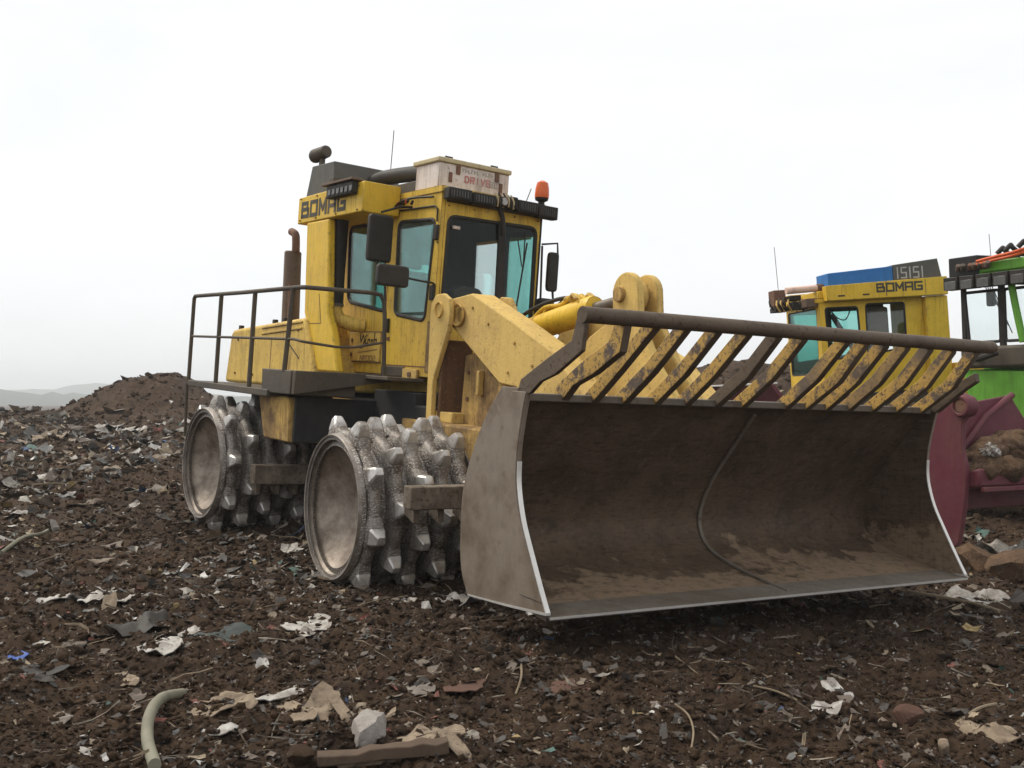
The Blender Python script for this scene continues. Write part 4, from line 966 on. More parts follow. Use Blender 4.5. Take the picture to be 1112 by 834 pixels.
for x in (.9, -2.9):
    for sgn in (-1, 1):
        mb = MB(); y0 = sgn * 1.75
        prof2 = [(0, .001), (sgn * -.28, .3), (0, .62), (0, .70), (-sgn * .05, .72), (-sgn * .35, .74), (-sgn * .4, .68), (-sgn * .7, .74), (-sgn * .85, .7), (-sgn * .85, .001)]
        mb.lathe(prof2, 48, 0, S, (x, y0, .75)); w = mb.build('padfoot_wheel', 'weld', r2)

# ------------------------------------------------------------------ green machine
r3 = thing('landfill_compactor', (G.O[0], G.O[1], G.O[2]), 'bright green machine behind the maroon bucket, orange cable over its cab roof', 'compactor')
def gx(name, mat, x0, x1, y0, y1, z0, z1, parent=r3, bevel=.012): return MB().box(G, x0, x1, y0, y1, z0, z1).build(name, mat, parent, bevel)
for (x0, x1, y0, y1, mt) in ((.94, 1.0, -.75, -.67, 'black'), (.94, 1.0, .67, .75, 'green'), (.94, 1.01, -.06, .03, 'black'), (-1.0, -.92, -.75, -.67, 'black'), (-1.0, -.92, .67, .75, 'green'), (-1.0, -.94, -.6, -.1, 'black')):
    gx('cab_post', mt, x0, x1, y0, y1, 2.3, 3.6, bevel=.01)
gxw = rpoly([(-.68, 3.44), (-.05, 3.44), (-.05, 2.62), (-.62, 2.62)], .05); window(gxw, 0, .985, 'glass_pale', parent=r3, fr=G, name='windscreen', seal=.025)
gxw = rpoly([(.04, 3.44), (.68, 3.44), (.68, 2.62), (.04, 2.62)], .05); window(gxw, 0, .985, 'glass_pale', parent=r3, fr=G, name='windscreen', seal=.025)
gp = MB().prism(G, [(-.72, 2.05), (-.55, 1.1), (.75, 1.1), (.75, 2.12), (-.68, 2.18)], 0, .5, 1.02).build('front_panel', 'green', r3, .02)
gx('seat_back', 'maroon', -.6, -.4, .05, .6, 2.6, 3.3, bevel=.05); gx('cab_shelf', 'exhaust', -.9, -.7, .1, .7, 2.3, 3.0)
gx('cowl', 'darkgrey', .55, 1.08, -.74, .75, 2.2, 2.55, bevel=.05)
gx('cab_body', 'green', -1.1, .5, -.74, .74, 1.2, 2.28, bevel=.02)
gx('rear_body', 'green', -3.8, -1.1, -1.0, 1.0, .9, 2.1, bevel=.04); gx('chassis', 'darkgrey', -3.8, 1.4, -.8, .8, .5, 1.18)
rf = gx('roof', 'green', -1.1, 1.12, -.82, .84, 3.67, 3.80, bevel=.03); gx('roof_visor', 'lining_shade', .2, 1.16, -.84, -.30, 3.70, 4.02, bevel=.02)
gx('roof_visor', 'green', .6, 1.15, -.28, .84, 3.72, 3.90, bevel=.03); gx('roof_liner', 'lining_shade', -.9, .9, -.74, .74, 3.6, 3.66)
for k in range(5):
    y0 = -.86 + .30 * k; L = gx('roof_lamp', 'black', 1.06, 1.28, y0, y0 + .27, 3.49, 3.70, bevel=.015)
    MB().box(G, 1.281, 1.29, y0 + .03, y0 + .24, 3.49, 3.63).build('lens', 'lens', L, .004)
for k in range(7):
    q = (1.17 + random.uniform(-.02, .05), -.62 + .09 * k, 3.80)
    MB().tube([G.wor(q), G.wor((q[0] + .05, q[1] + .05, q[2] + .08))], .045, 8).build('roof_fitting', ('exhaust', 'darkgrey', 'rustpipe')[k % 3], rf, .01)
for k, (y, z) in enumerate(((-.12, 4.02), (.02, 4.05), (.25, 4.08), (.40, 4.12), (.55, 4.14))):
    q = G.wor((.75, y, z)); MB().tube(smooth_path([G.wor((.75 + .16 * math.cos(t), y + .05 * math.sin(2 * t), z + .10 * math.sin(t))) for t in np.linspace(0, 5.6, 9)], 3), .04, 8).build('coiled_hose', 'black', rf)
for dz in (0, .05):
    MB().tube(smooth_path([G.wor(p) for p in ((1.2, -.28, 3.86 + dz), (1.2, .05, 3.90 + dz), (1.19, .35, 3.93 + dz), (1.0, .58, 4.02 + dz), (.8, .78, 4.15 + dz))], 6), .026, 8).build('orange_cable', 'orangecable', rf)
MB().tube(smooth_path([G.wor(p) for p in ((1.06, .19, 3.70), (1.05, .27, 3.16), (1.05, .38, 2.59))], 4), .055, 10).build('brace', 'green', r3)
gx('fire_extinguisher', 'black', .7, .82, -.42, -.30, 3.2, 3.45, bevel=.03)
for k in range(4): MB().tube([G.wor((.9, -.35 + .04 * k, 3.5)), G.wor((.95, -.05 + .06 * k, 3.1 - .12 * k))], .008, 6).build('hanging_cable', 'black', r3)
MB().tube(smooth_path([G.wor(p) for p in ((1.12, -.5, 2.55), (1.3, -.3, 2.35), (1.15, 0, 2.45))], 4), .05, 8).build('hydraulic_hose', 'black', r3)
MB().tube([G.wor((.9, .75, 4.0)), G.wor((.9, .7, 4.8))], .005, 6).build('radio_aerial', 'darkgrey', r3)
MB().tube([G.wor((.95, -.2, 4.0)), G.wor((.95, -.22, 4.35))], .005, 6).build('radio_aerial', 'darkgrey', r3)
for x in (.9, -2.7):
    for sgn in (-1, 1):
        mb = MB(); mb.lathe([(0, .001), (-sgn * .2, .3), (0, .6), (0, .70), (-sgn * .3, .74), (-sgn * .35, .68), (-sgn * .6, .74), (-sgn * .7, .001)], 48, 0, G, (x, sgn * 1.5, .72)); mb.build('padfoot_wheel', 'weld', r3)

# ------------------------------------------------------------------ maroon bucket with soil
r4 = thing('loader_bucket', tuple(K.O), 'scuffed maroon steel bucket heaped with brown soil, right of the big blade', 'bucket')
def kp(px, py, y=0.0):
    q = K.on(px, py, 1, y); return (q[0], q[2])
def kx(px, py, x):
    q = K.on(px, py, 0, x); return (q[1], q[2])
epx = [(1000, 470), (1012, 445), (1020, 433), (1032, 425), (1045, 425), (1054, 432), (1057, 442), (1052, 452), (1046, 458), (1046, 490), (1051, 508), (1049, 545), (1042, 594), (1028, 594), (1012, 560), (1002, 520)]
MB().prism(K, rpoly([kp(*p) for p in epx], .08, 3), 1, -.03, .05).build('end_plate', 'maroon', r4, .012)
MB().lathe([(-.09, .09), (-.09, .13), (-.03, .14), (.10, .14), (.10, .09), (-.09, .09)], 24, 0, K, (kp(1047, 441)[0], 0, kp(1047, 441)[1])).build('pin_ring', 'maroon', r4, .01)
MB().lathe([(-.075, .001), (-.075, .088), (.09, .088), (.09, .001)], 24, 0, K, (kp(1047, 441)[0], 0, kp(1047, 441)[1])).build('pin', 'rustpipe', r4, .01)
xb = -.25
vp = [(.06, kx(1046, 452, xb)[1])] + [kx(*p, xb) for p in ((1060, 436), (1097, 429), (1113, 455))] + [(kx(1113, 455, xb)[0] + .5, kx(1113, 455, xb)[1] - .2), (2.6, kx(1113, 455, xb)[1] - .3), (2.6, .35), (.06, .35)]
MB().prism(K, vp, 0, xb - .05, xb).build('back_plate', 'maroon', r4, .012)
mb = MB(); e0 = kx(1044, 486, xb); e1 = kx(1097, 429, xb)
MB().tube([K.wor((xb + .03, e0[0], e0[1])), K.wor((xb + .03, kx(1068, 452, xb)[0], kx(1068, 452, xb)[1])), K.wor((xb + .03, e1[0], e1[1]))], .045, 10).build('guard_edge', 'maroon', r4)
xl = .42; zt = kx(1050, 509, xl)[1]; zb_ = kx(1050, 530, xl)[1]
MB().hexa(K, [(xb, .05, zb_ - .1), (xl, .05, zb_), (xl, 2.6, zb_), (xb, 2.6, zb_ - .1), (xb, .05, zb_ + .05), (xl, .05, zt), (xl, 2.6, zt), (xb, 2.6, zb_ + .05)]).build('lip', 'maroon', r4, .03)
MB().box(K, xl - .02, xl + .05, .08, 2.55, zb_ - .06, zb_ + .0).build('lip_edge', 'maroon', r4, .01)
# heaped soil: a mound of lumps resting in the bucket
bm = bmesh.new(); rsh = np.random.default_rng(5)
for i in range(330):
    u, v_ = rsh.uniform(-1, 1), rsh.uniform(-1, 1)
    hgt = max(0, 1 - abs(u) ** 1.6) * max(.25, 1 - .45 * v_ * v_)
    c = K.wor((.10 + .30 * v_, 1.18 + 1.05 * u, zt - .06 + .40 * hgt * max(.15, 1 - (v_ + .2) ** 2)))
    t = bmesh.ops.create_icosphere(bm, subdivisions=3, radius=1)
    sz_ = .05 + .13 * rsh.random() ** 2.5
    q = np.array([w.co[:] for w in t['verts']]); kk = 1 + .5 * vnoise(q[:, 0] * 2.3 + i, q[:, 1] * 2.3 + q[:, 2] * 1.7, 61) + .3 * vnoise(q[:, 0] * 6 + i + q[:, 2] * 4, q[:, 1] * 6 - q[:, 2] * 3, 62)
    for w, p, k in zip(t['verts'], q, kk): w.co = c + p * k * sz_ * np.array((1.1, 1, .8))
me = bpy.data.meshes.new('soil_heap'); bm.to_mesh(me); bm.free()
for p in me.polygons: p.use_smooth = True
me.materials.append(M['brownsoil']); o = bpy.data.objects.new('soil_heap', me); COL.objects.link(o)
tag(o, 'lumpy brown soil heaped in the maroon bucket', 'soil heap')
bm = bmesh.new(); bmesh.ops.create_icosphere(bm, subdivisions=4, radius=1)
c = K.wor((.30, .40, zt + .20)); q = np.array([w.co[:] for w in bm.verts]); kk = 1 + .9 * vnoise(q[:, 0] * 2.6 + q[:, 2] * 2, q[:, 1] * 2.6, 71) + .5 * vnoise(q[:, 0] * 6, q[:, 1] * 6 + q[:, 2] * 5, 72)
for w, p, k in zip(bm.verts, q, kk): w.co = c + p * k * np.array((.09, .10, .075))
me = bpy.data.meshes.new('crumpled_bag'); bm.to_mesh(me); bm.free(); me.materials.append(M['plastic_white'])
o = bpy.data.objects.new('crumpled_bag', me); COL.objects.link(o); tag(o, 'small crumpled white bag on the soil heap of the maroon bucket', 'bag')

# ------------------------------------------------------------------ ground sheet
fov = np.radians(np.concatenate([np.arange(-33, 33, .1), np.arange(33, 48, .25), np.arange(48, 312, 4.0), np.arange(312, 327, .25)]))
rr = [0.6]
while rr[-1] < 55: rr.append(rr[-1] * 1.0072 if rr[-1] > 3 else rr[-1] * 1.05)
while rr[-1] < 5000: rr.append(rr[-1] * 1.06)
rr = np.array(rr); na, nr = len(fov), len(rr)
Rg, Ag = np.meshgrid(rr, fov, indexing='ij')
Xg = Rg * np.sin(Ag); Yg = Rg * np.cos(Ag)
Zg = height(Xg, Yg)
far = np.clip((Rg - 60) / 300, 0, 1); Zg = Zg * (1 - far) + (-1.0) * far
vv = np.column_stack([Xg.ravel(), Yg.ravel(), Zg.ravel()])
vv = np.vstack([vv, [[0, 0, float(Zg[0].mean())]]])
ia = np.arange(nr - 1)[:, None] * na; ja = np.arange(na)[None, :]; jb = (ja + 1) % na
quads = np.stack([ia + ja, ia + jb, ia + na + jb, ia + na + ja], -1).reshape(-1, 4)
me = bpy.data.meshes.new('ground')
tri = np.stack([np.full(na, nr * na), (np.arange(na) + 1) % na, np.arange(na)], -1)
me.vertices.add(len(vv)); me.vertices.foreach_set('co', vv.ravel())
nl = quads.size + tri.size
me.loops.add(nl); me.loops.foreach_set('vertex_index', np.concatenate([quads.ravel(), tri.ravel()]).astype(np.int32))
me.polygons.add(len(quads) + len(tri))
me.polygons.foreach_set('loop_start', np.concatenate([np.arange(len(quads)) * 4, len(quads) * 4 + np.arange(len(tri)) * 3]).astype(np.int32))
me.update(calc_edges=True); me.validate()
me.polygons.foreach_set('use_smooth', np.ones(len(me.polygons), bool))
me.materials.append(M['soil'])
me.flip_normals()
gnd = bpy.data.objects.new('ground', me); COL.objects.link(gnd); gnd['kind'] = 'structure'; gnd['label'] = 'dark churned landfill soil'

# ------------------------------------------------------------------ loose soil clods and shredded litter (uncountable)
def mesh_from_arrays(name, V, Fq, mat, cols=None, smooth=False):
    me = bpy.data.meshes.new(name); k = Fq.shape[1]
    me.vertices.add(len(V)); me.vertices.foreach_set('co', V.ravel().astype(np.float32))
    me.loops.add(Fq.size); me.loops.foreach_set('vertex_index', Fq.ravel().astype(np.int32))
    me.polygons.add(len(Fq)); me.polygons.foreach_set('loop_start', (np.arange(len(Fq)) * k).astype(np.int32))
    me.update(calc_edges=True); me.validate()
    if cols is not None:
        ca = me.color_attributes.new('Col', 'FLOAT_COLOR', 'POINT'); ca.data.foreach_set('color', cols.ravel().astype(np.float32))
    me.polygons.foreach_set('use_smooth', np.full(len(me.polygons), smooth))
    me.materials.append(M[mat]); o = bpy.data.objects.new(name, me); COL.objects.link(o); o['kind'] = 'stuff'; return o

def scatter(n, r0, r1, a0=-44, a1=44, power=1.0):
    """Random spots, denser near the viewer's side of the tip."""
    u = rng.random(n); r = r0 * (r1 / r0) ** (u ** power); a = np.radians(rng.uniform(a0, a1, n))
    return r * np.sin(a), r * np.cos(a), r

def rotm(n, tilt):
    yaw = rng.uniform(0, 2 * np.pi, n); t1 = rng.normal(0, tilt, n); t2 = rng.normal(0, tilt, n)
    cy, sy = np.cos(yaw), np.sin(yaw); c1, s1 = np.cos(t1), np.sin(t1); c2, s2 = np.cos(t2), np.sin(t2)
    Z = np.zeros(n); O = np.ones(n)
    Rz = np.stack([np.stack([cy, -sy, Z], -1), np.stack([sy, cy, Z], -1), np.stack([Z, Z, O], -1)], 1)
    Rx = np.stack([np.stack([O, Z, Z], -1), np.stack([Z, c1, -s1], -1), np.stack([Z, s1, c1], -1)], 1)
    Ry = np.stack([np.stack([c2, Z, s2], -1), np.stack([Z, O, Z], -1), np.stack([-s2, Z, c2], -1)], 1)
    return Rz @ Rx @ Ry
def clods(n):
    t = (1 + 5 ** .5) / 2
    iv = np.array([(-1, t, 0), (1, t, 0), (-1, -t, 0), (1, -t, 0), (0, -1, t), (0, 1, t), (0, -1, -t), (0, 1, -t), (t, 0, -1), (t, 0, 1), (-t, 0, -1), (-t, 0, 1)], float); iv /= np.linalg.norm(iv[0])
    fa = np.array([(0, 11, 5), (0, 5, 1), (0, 1, 7), (0, 7, 10), (0, 10, 11), (1, 5, 9), (5, 11, 4), (11, 10, 2), (10, 7, 6), (7, 1, 8), (3, 9, 4), (3, 4, 2), (3, 2, 6), (3, 6, 8), (3, 8, 9), (4, 9, 5), (2, 4, 11), (6, 2, 10), (8, 6, 7), (9, 8, 1)])
    x, y, r = scatter(n, 3.6, 45, power=1.15)
    sz = np.minimum(.0038 * np.exp(rng.exponential(.52, n)), .022) * (.6 + r / 9)
    V = iv[None] * (1 + rng.normal(0, .36, (n, 12, 1))) * sz[:, None, None] * np.stack([rng.uniform(.8, 1.7, n), rng.uniform(.7, 1.2, n), rng.uniform(.45, .9, n)], -1)[:, None, :]
    V = np.einsum('nij,nkj->nki', rotm(n, .4), V)
    V += np.stack([x, y, height(x, y) + sz * .22], -1)[:, None, :]
    F_ = fa[None] + (np.arange(n) * 12)[:, None, None]
    return mesh_from_arrays('soil_clods', V.reshape(-1, 3), F_.reshape(-1, 3), 'clod', smooth=True)
clods(165000)
PAL = np.array([(.58, .56, .52), (.42, .39, .34), (.33, .26, .17), (.22, .17, .12), (.14, .11, .085), (.05, .045, .04), (.10, .10, .10), (.05, .1, .2), (.06, .13, .11), (.22, .07, .05), (.28, .2, .08), (.2, .19, .17)])
def flakes(n, r0, r1, a0, a1, wts, smin, smax, power=1.0, mask=None, tilt=.45, name='litter'):
    x, y, r = scatter(n, r0, r1, a0, a1, power)
    if mask is not None:
        k = rng.random(n) < mask(x, y); x, y, r = x[k], y[k], r[k]; n = len(x)
    s = smin * (smax / smin) ** (rng.random(n) ** 2.2) * (.55 + r / 11)
    # ragged bent sheet: 3 x 2 quads
    gx_, gy_ = np.meshgrid(np.linspace(-1, 1, 4), np.linspace(-1, 1, 3), indexing='ij'); gxy = np.stack([gx_.ravel(), gy_.ravel()], -1)
    V = np.zeros((n, 12, 3)); V[:, :, :2] = gxy[None] + rng.normal(0, .22, (n, 12, 2))
    asp = rng.uniform(.18, .9, n); V[:, :, 0] *= s[:, None]; V[:, :, 1] *= (s * asp)[:, None]
    curl = rng.normal(0, .5, n); V[:, :, 2] = (curl[:, None] * gxy[None, :, 0] ** 2 + rng.normal(0, .22, (n, 12))) * s[:, None] * .55
    V = np.einsum('nij,nkj->nki', rotm(n, tilt), V)
    V += np.stack([x, y, height(x, y) + s * .16], -1)[:, None, :]
    f = []
    for i in range(3):
        for j in range(2): f.append((i * 3 + j, i * 3 + j + 1, (i + 1) * 3 + j + 1, (i + 1) * 3 + j))
    F_ = np.array(f)[None] + (np.arange(n) * 12)[:, None, None]
    w = np.array(wts, float); w /= w.sum()
    c = PAL[rng.choice(len(PAL), n, p=w)] * rng.uniform(.6, 1.15, (n, 1))
    C = np.ones((n, 12, 4)); C[:, :, :3] = c[:, None, :]
    return mesh_from_arrays(name, V.reshape(-1, 3), F_.reshape(-1, 4), 'litter', C.reshape(-1, 4))
near_w = [.7, 1, 2.2, 5, 14, 18, 4, .25, .35, 1.6, .6, 4]
far_w = [7, 8, 7, 8, 8, 4, 5, 1.0, 1.3, .8, 1, 7]
flakes(18000, 3.6, 14, -44, 44, near_w, .004, .034, 1.0, name='shredded_litter')
flakes(21000, 3.6, 16, -44, 44, [5, 6, 6, 5, 3, 0, 1, .2, .2, .6, 1, 4], .0022, .008, 1.0, name='pale_specks')
flakes(6500, 3.6, 16, -44, 44, [.5, .7, 1.2, 3, 13, 16, 1.2, .1, .15, .9, .25, .8], .011, .055, 1.0, tilt=.3, name='torn_scraps')
def left_mask(x, y):
    ang = np.degrees(np.arctan2(x, y)); m = np.clip(vnoise(x * .5, y * .22, 31) * 2.2 + .75, .1, 1)
    m = m * np.where((x > -18.2) & (x < -10) & (y > 37.5) & (y < 50), .06, 1)
    return m * np.where(ang < -9, 1, .22) * np.clip((np.hypot(x, y) - 8) / 6, .15, 1)
flakes(46000, 9, 60, -44, 44, far_w, .012, .075, 1.0, left_mask, .5, 'scattered_refuse')
# fine dry stalks and shreds
def stalks(n):
    x, y, r = scatter(n, 3.6, 22, power=1.0)
    L = rng.uniform(.03, .14, n) * (.5 + r / 12); w = rng.uniform(.001, .0025, n) * (.5 + r / 10)
    V = np.zeros((n, 8, 3)); t = np.array([-1, -.33, .33, 1.])
    bend = rng.normal(0, .3, n)
    for k in range(4):
        for j, sgn in enumerate((-1, 1)):
            V[:, k * 2 + j, 0] = L * t[k]; V[:, k * 2 + j, 1] = sgn * w + bend * L * t[k] ** 2; V[:, k * 2 + j, 2] = sgn * w * .5 + rng.normal(0, .05, n) * L
    V = np.einsum('nij,nkj->nki', rotm(n, .22), V); V += np.stack([x, y, height(x, y) + .012 + L * .06], -1)[:, None, :]
    F_ = np.array([(0, 1, 3, 2), (2, 3, 5, 4), (4, 5, 7, 6)])[None] + (np.arange(n) * 8)[:, None, None]
    c = np.array([(.24, .18, .115), (.14, .10, .07), (.3, .26, .2), (.08, .06, .04)])[rng.integers(0, 4, n)]
    C = np.ones((n, 8, 4)); C[:, :, :3] = c[:, None, :]
    return mesh_from_arrays('dry_stalks', V.reshape(-1, 3), F_.reshape(-1, 4), 'litter', C.reshape(-1, 4))
stalks(1800)

# ------------------------------------------------------------------ single pieces of rubbish one can point to
def px_size(p): return (p - Vector(CAM)).length / F_PX
def sheet(name, px, py, wpx, hpx, mat, label, cat, yaw=0., tilt=0., curl=.28, thick=.006, seed=0, group='rubbish lying on the soil', aspect=None, lift=.0, jag=.10, stand=0.):
    """A crumpled sheet of wpx x hpx pixels' size at a spot on the ground."""
    p = ground_at(px, py); k = px_size(p); rs = np.random.default_rng(seed + int(px * 7 + py))
    w = wpx * k; d = hpx * k if stand > .5 else hpx * k / max(.22, 1.7 / (p.y))
    n, m = 11, 9; mb = MB(); top = []; bot = []
    ph = rs.uniform(0, 10, 6)
    out = lambda a: 1 + jag * (math.sin(a * 2 + ph[0]) + .7 * math.sin(a * 3 + ph[1]) + .6 * math.sin(a * 5 + ph[2]) + .5 * math.sin(a * 9 + ph[3]))
    for ring in range(7):
        rad = ring / 6; a_n = 22; rt = []; rb_ = []
        for j in range(a_n):
            a = 2 * math.pi * j / a_n; q = rad * out(a)
            sq = 1 / max(abs(math.cos(a)), abs(math.sin(a))) ** .55
            u = math.cos(a) * q * sq * w / 2; v = math.sin(a) * q * sq * d / 2
            h = curl * w * (.9 * (u / (w / 2 + 1e-6)) ** 2 * math.cos(ph[4]) * .5 + .5 * math.sin(u / w * 7 + ph[4]) * math.cos(v / d * 5 + ph[5]) + .16 * math.sin(u / w * 19 + v / d * 13 + ph[1]) + .10 * math.sin(u / w * 31 - v / d * 27))
            rt.append((u, v, h + thick)); rb_.append((u, v, h))
            if ring == 0: break
        top.append(rt); bot.append(rb_)
    st, ct = math.sin(stand), math.cos(stand); sy, cy = math.sin(yaw), math.cos(yaw); stt, ctt = math.sin(tilt), math.cos(tilt)
    zmin = [0]
    def W(q):
        u, v, h = q
        u, h = u * ctt - h * stt, u * stt + h * ctt
        v, h = v * ct - h * st, v * st + h * ct
        return Vector((p.x + u * cy - v * sy, p.y + u * sy + v * cy, p.z + h))
    allp = [W(q) for rt in bot for q in rt]
    # rest on the soil: lift so that the middle of the sheet lies on it
    hs = height(np.array([q.x for q in allp]), np.array([q.y for q in allp]))
    dz = float(np.percentile(hs - np.array([q.z for q in allp]), 66)) + lift
    T = [mb.verts([W(q) + Vector((0, 0, dz)) for q in rt]) for rt in top]; Bt = [mb.verts([W(q) + Vector((0, 0, dz)) for q in rt]) for rt in bot]
    for L in (T, Bt):
        for j in range(22): mb.face([L[0][0], L[1][j], L[1][(j + 1) % 22]])
        for r_ in range(1, 6):
            for j in range(22): mb.face([L[r_][j], L[r_][(j + 1) % 22], L[r_ + 1][(j + 1) % 22], L[r_ + 1][j]])
    for j in range(22): mb.face([T[6][j], T[6][(j + 1) % 22], Bt[6][(j + 1) % 22], Bt[6][j]])
    o = mb.build(name, mat, None, 0, 50, root=tuple(p))
    return tag(o, label, cat, group)
def lump(name, px, py, wpx, hpx, mat, label, cat, seed=0, flat=.8, group='rubbish lying on the soil', sink=.25):
    p = ground_at(px, py); k = px_size(p); w = wpx * k / 2; h = hpx * k / 2
    bm = bmesh.new(); bmesh.ops.create_icosphere(bm, subdivisions=4, radius=1)
    q = np.array([v.co[:] for v in bm.verts]); rs = np.random.default_rng(seed)
    # chip the ball with random planes so that it reads as a broken block
    for _ in range(11):
        nrm = rs.normal(0, 1, 3); nrm /= np.linalg.norm(nrm); dd = rs.uniform(.55, .85)
        ex = np.maximum(q @ nrm - dd, 0); q = q - ex[:, None] * nrm[None]
    nn = 1 + .09 * vnoise(q[:, 0] * 5 + q[:, 2] * 3, q[:, 1] * 5 - q[:, 2] * 2 + seed, 41) + .07 * vnoise(q[:, 0] * 13 + q[:, 2] * 9, q[:, 1] * 13 - q[:, 2] * 7, 42)
    for v, c, kk in zip(bm.verts, q, nn): v.co = (c[0] * w * kk, c[1] * w * flat * kk, c[2] * h * kk)
    me = bpy.data.meshes.new(name); bm.to_mesh(me); bm.free(); me.materials.append(M[mat])
    for f in me.polygons: f.use_smooth = True
    me.set_sharp_from_angle(angle=R_(28))
    o = bpy.data.objects.new(name, me); COL.objects.link(o); o.location = (p.x, p.y, p.z + h * (1 - 2 * sink)); o.rotation_euler = (0, 0, rs.uniform(0, 6))
    return tag(o, label, cat, group)
def stick(name, pxs, rpx, mat, label, cat, group='rubbish lying on the soil', lifts=None, n=6, rs_=None, sink=.0):
    P = [ground_at(a, b) for a, b in pxs]; k = px_size(P[0])
    P = [p + Vector((0, 0, rpx * k * (1 - sink) + (lifts[i] if lifts else 0))) for i, p in enumerate(P)]
    base = P[0].copy()
    pth = smooth_path(P, 6)
    mb = MB().tube(pth, rpx * k, n, rs=None if rs_ is None else [rpx * k * np.interp(i / (len(pth) - 1), np.linspace(0, 1, len(rs_)), rs_) for i in range(len(pth))])
    return tag(mb.build(name, mat, None, 0, 60, root=tuple(base)), label, cat, group)

stick('old_hose', [(168, 838), (160, 815), (163, 793), (176, 771), (198, 755)], 6.5, 'hose', 'old grey green hose curving up from the soil at the picture edge', 'hose', lifts=[.0, .03, .05, .04, -.02], n=12)
sheet('plastic_scrap', 335, 679, 52, 17, 'plastic_white', 'flat dirty white scrap lying alone in front of the front drum', 'scrap', .1, .0, .06)
sheet('plastic_scrap', 335, 688, 30, 10, 'plastic_grey', 'grey blue film sticking out beneath the flat white scrap', 'scrap', .4)
lump('concrete_lump', 402, 806, 52, 44, 'stone', 'pale broken concrete lump in the foreground', 'rubble', 3)
sheet('paper_scrap', 304, 754, 34, 15, 'plastic_white', 'torn white paper scrap above the pair of tan cards', 'paper', -.5, .15, .16)
sheet('card_piece', 322, 774, 26, 20, 'plastic_tan', 'tan card piece, the smaller of the touching pair', 'card', .6, .2, .10)
sheet('card_piece', 343, 777, 32, 24, 'plastic_tan', 'larger tan card piece leaning against the smaller one', 'card', -.3, -.25, .10, stand=.35)
sheet('card_piece', 376, 780, 15, 17, 'plastic_tan', 'narrow pale card tip standing beside the concrete lump', 'card', .7, .2, .1, stand=.5)
sheet('wood_strip', 238, 757, 68, 9, 'plastic_tan', 'upper of two bleached torn strips beside the hose end', 'strip', -.06, .1, .12, jag=.08)
sheet('wood_strip', 243, 768, 62, 10, 'plastic_tan', 'lower bleached torn strip that rises towards the hose end', 'strip', .35, .15, .12, jag=.08)
sheet('rubber_flap', 158, 674, 58, 22, 'black', 'black rubber flap arched like a shell beside a tan rag', 'rubber', .0, .0, .22, seed=4)
sheet('rag', 119, 664, 14, 30, 'plastic_tan', 'tan rag standing upright next to the black rubber flap', 'rag', .2, .3, .15, stand=.9)
sheet('paper_scrap', 104, 649, 34, 11, 'plastic_white', 'crumpled white paper behind the upright tan rag', 'paper', .2, .1, .2)
sheet('paper_scrap', 134, 648, 20, 7, 'plastic_white', 'small white flake right behind the tan rag', 'paper', .2, .1, .2)
sheet('paper_scrap', 62, 652, 26, 9, 'plastic_white', 'white flake left of the crumpled white paper', 'paper', -.2, .1, .2)
sheet('paper_scrap', 174, 700, 42, 12, 'plastic_white', 'long pale strip pointing at the teal netting', 'paper', .55, .1, .2, jag=.1)
sheet('paper_scrap', 207, 686, 20, 8, 'plastic_white', 'little white chip just left of the teal netting', 'paper', .0, .1, .2)
sheet('netting', 243, 691, 70, 14, 'plastic_teal', 'matted dark teal netting pressed in the soil', 'netting', .1, .0, .10)
sheet('paper_scrap', 285, 725, 14, 20, 'plastic_white', 'bent white scrap standing up right of the netting', 'paper', .6, .2, .2, stand=.7)
sheet('plastic_scrap', 20, 716, 16, 9, 'plastic_blue', 'small bright blue plastic scrap in the soil', 'scrap', .1, .0, .15)
sheet('rubber_flap', 40, 733, 46, 14, 'black', 'flat black rubber flap below the blue scrap', 'rubber', .0, .0, .06)
sheet('card_piece', 470, 803, 66, 24, 'plastic_tan', 'long tan card sheet between concrete lump and dark board', 'card', -.5, .1, .10)
sheet('card_piece', 408, 778, 36, 12, 'plastic_tan', 'tan card lying flat behind the concrete lump', 'card', .1, .0, .12)
p0 = ground_at(362, 830); p1 = ground_at(487, 815)
def plank(name, pa, pb, wd, th, mat, label, cat, group='rubbish lying on the soil', lift=.01):
    a = ground_at(*pa); b = ground_at(*pb); d = (b - a); L = d.length; d.normalize(); s = Vector((0, 0, 1)).cross(d).normalized(); u = d.cross(s)
    mb = MB(); N = 10; rs = np.random.default_rng(int(pa[0]))
    rings = []
    for i in range(N + 1):
        c = a + d * L * i / N + u * lift; w2 = wd * (1 + .12 * rs.normal()); t2 = th * (1 + .15 * rs.normal())
        rings.append(mb.verts([c - s * w2 / 2, c + s * w2 / 2, c + s * w2 / 2 * .95 + u * t2, c - s * w2 / 2 * .9 + u * t2]))
    for q, r_ in zip(rings[:-1], rings[1:]):
        for k in range(4): mb.face([q[k], q[(k + 1) % 4], r_[(k + 1) % 4], r_[k]])
    mb.face(rings[0][::-1]); mb.face(rings[-1])
    return tag(mb.build(name, mat, None, .006, 40, root=tuple(a)), label, cat, group)
plank('broken_board', (345, 832), (487, 818), .10, .055, 'wood', 'dark weathered board lying at the front under the tan card', 'board')
plank('bleached_stick', (366, 836), (430, 829), .05, .02, 'plastic_tan', 'pale splinter along the front of the dark board', 'stick')
sheet('card_piece', 498, 817, 14, 22, 'plastic_tan', 'ragged tan card end at the tip of the dark board', 'card', .8, .2, .15, stand=.5)
lump('dark_lump', 325, 826, 40, 20, 'clod', 'dark soil lump beside the left end of the board', 'soil lump', 8)
sheet('plastic_scrap', 236, 794, 32, 10, 'plastic_white', 'pale scrap just right of the grey green hose', 'scrap', -.3, .1, .15)
sheet('plastic_scrap', 65, 783, 22, 10, 'plastic_grey', 'grey white flake far left in the front', 'scrap', .3, .1, .15)
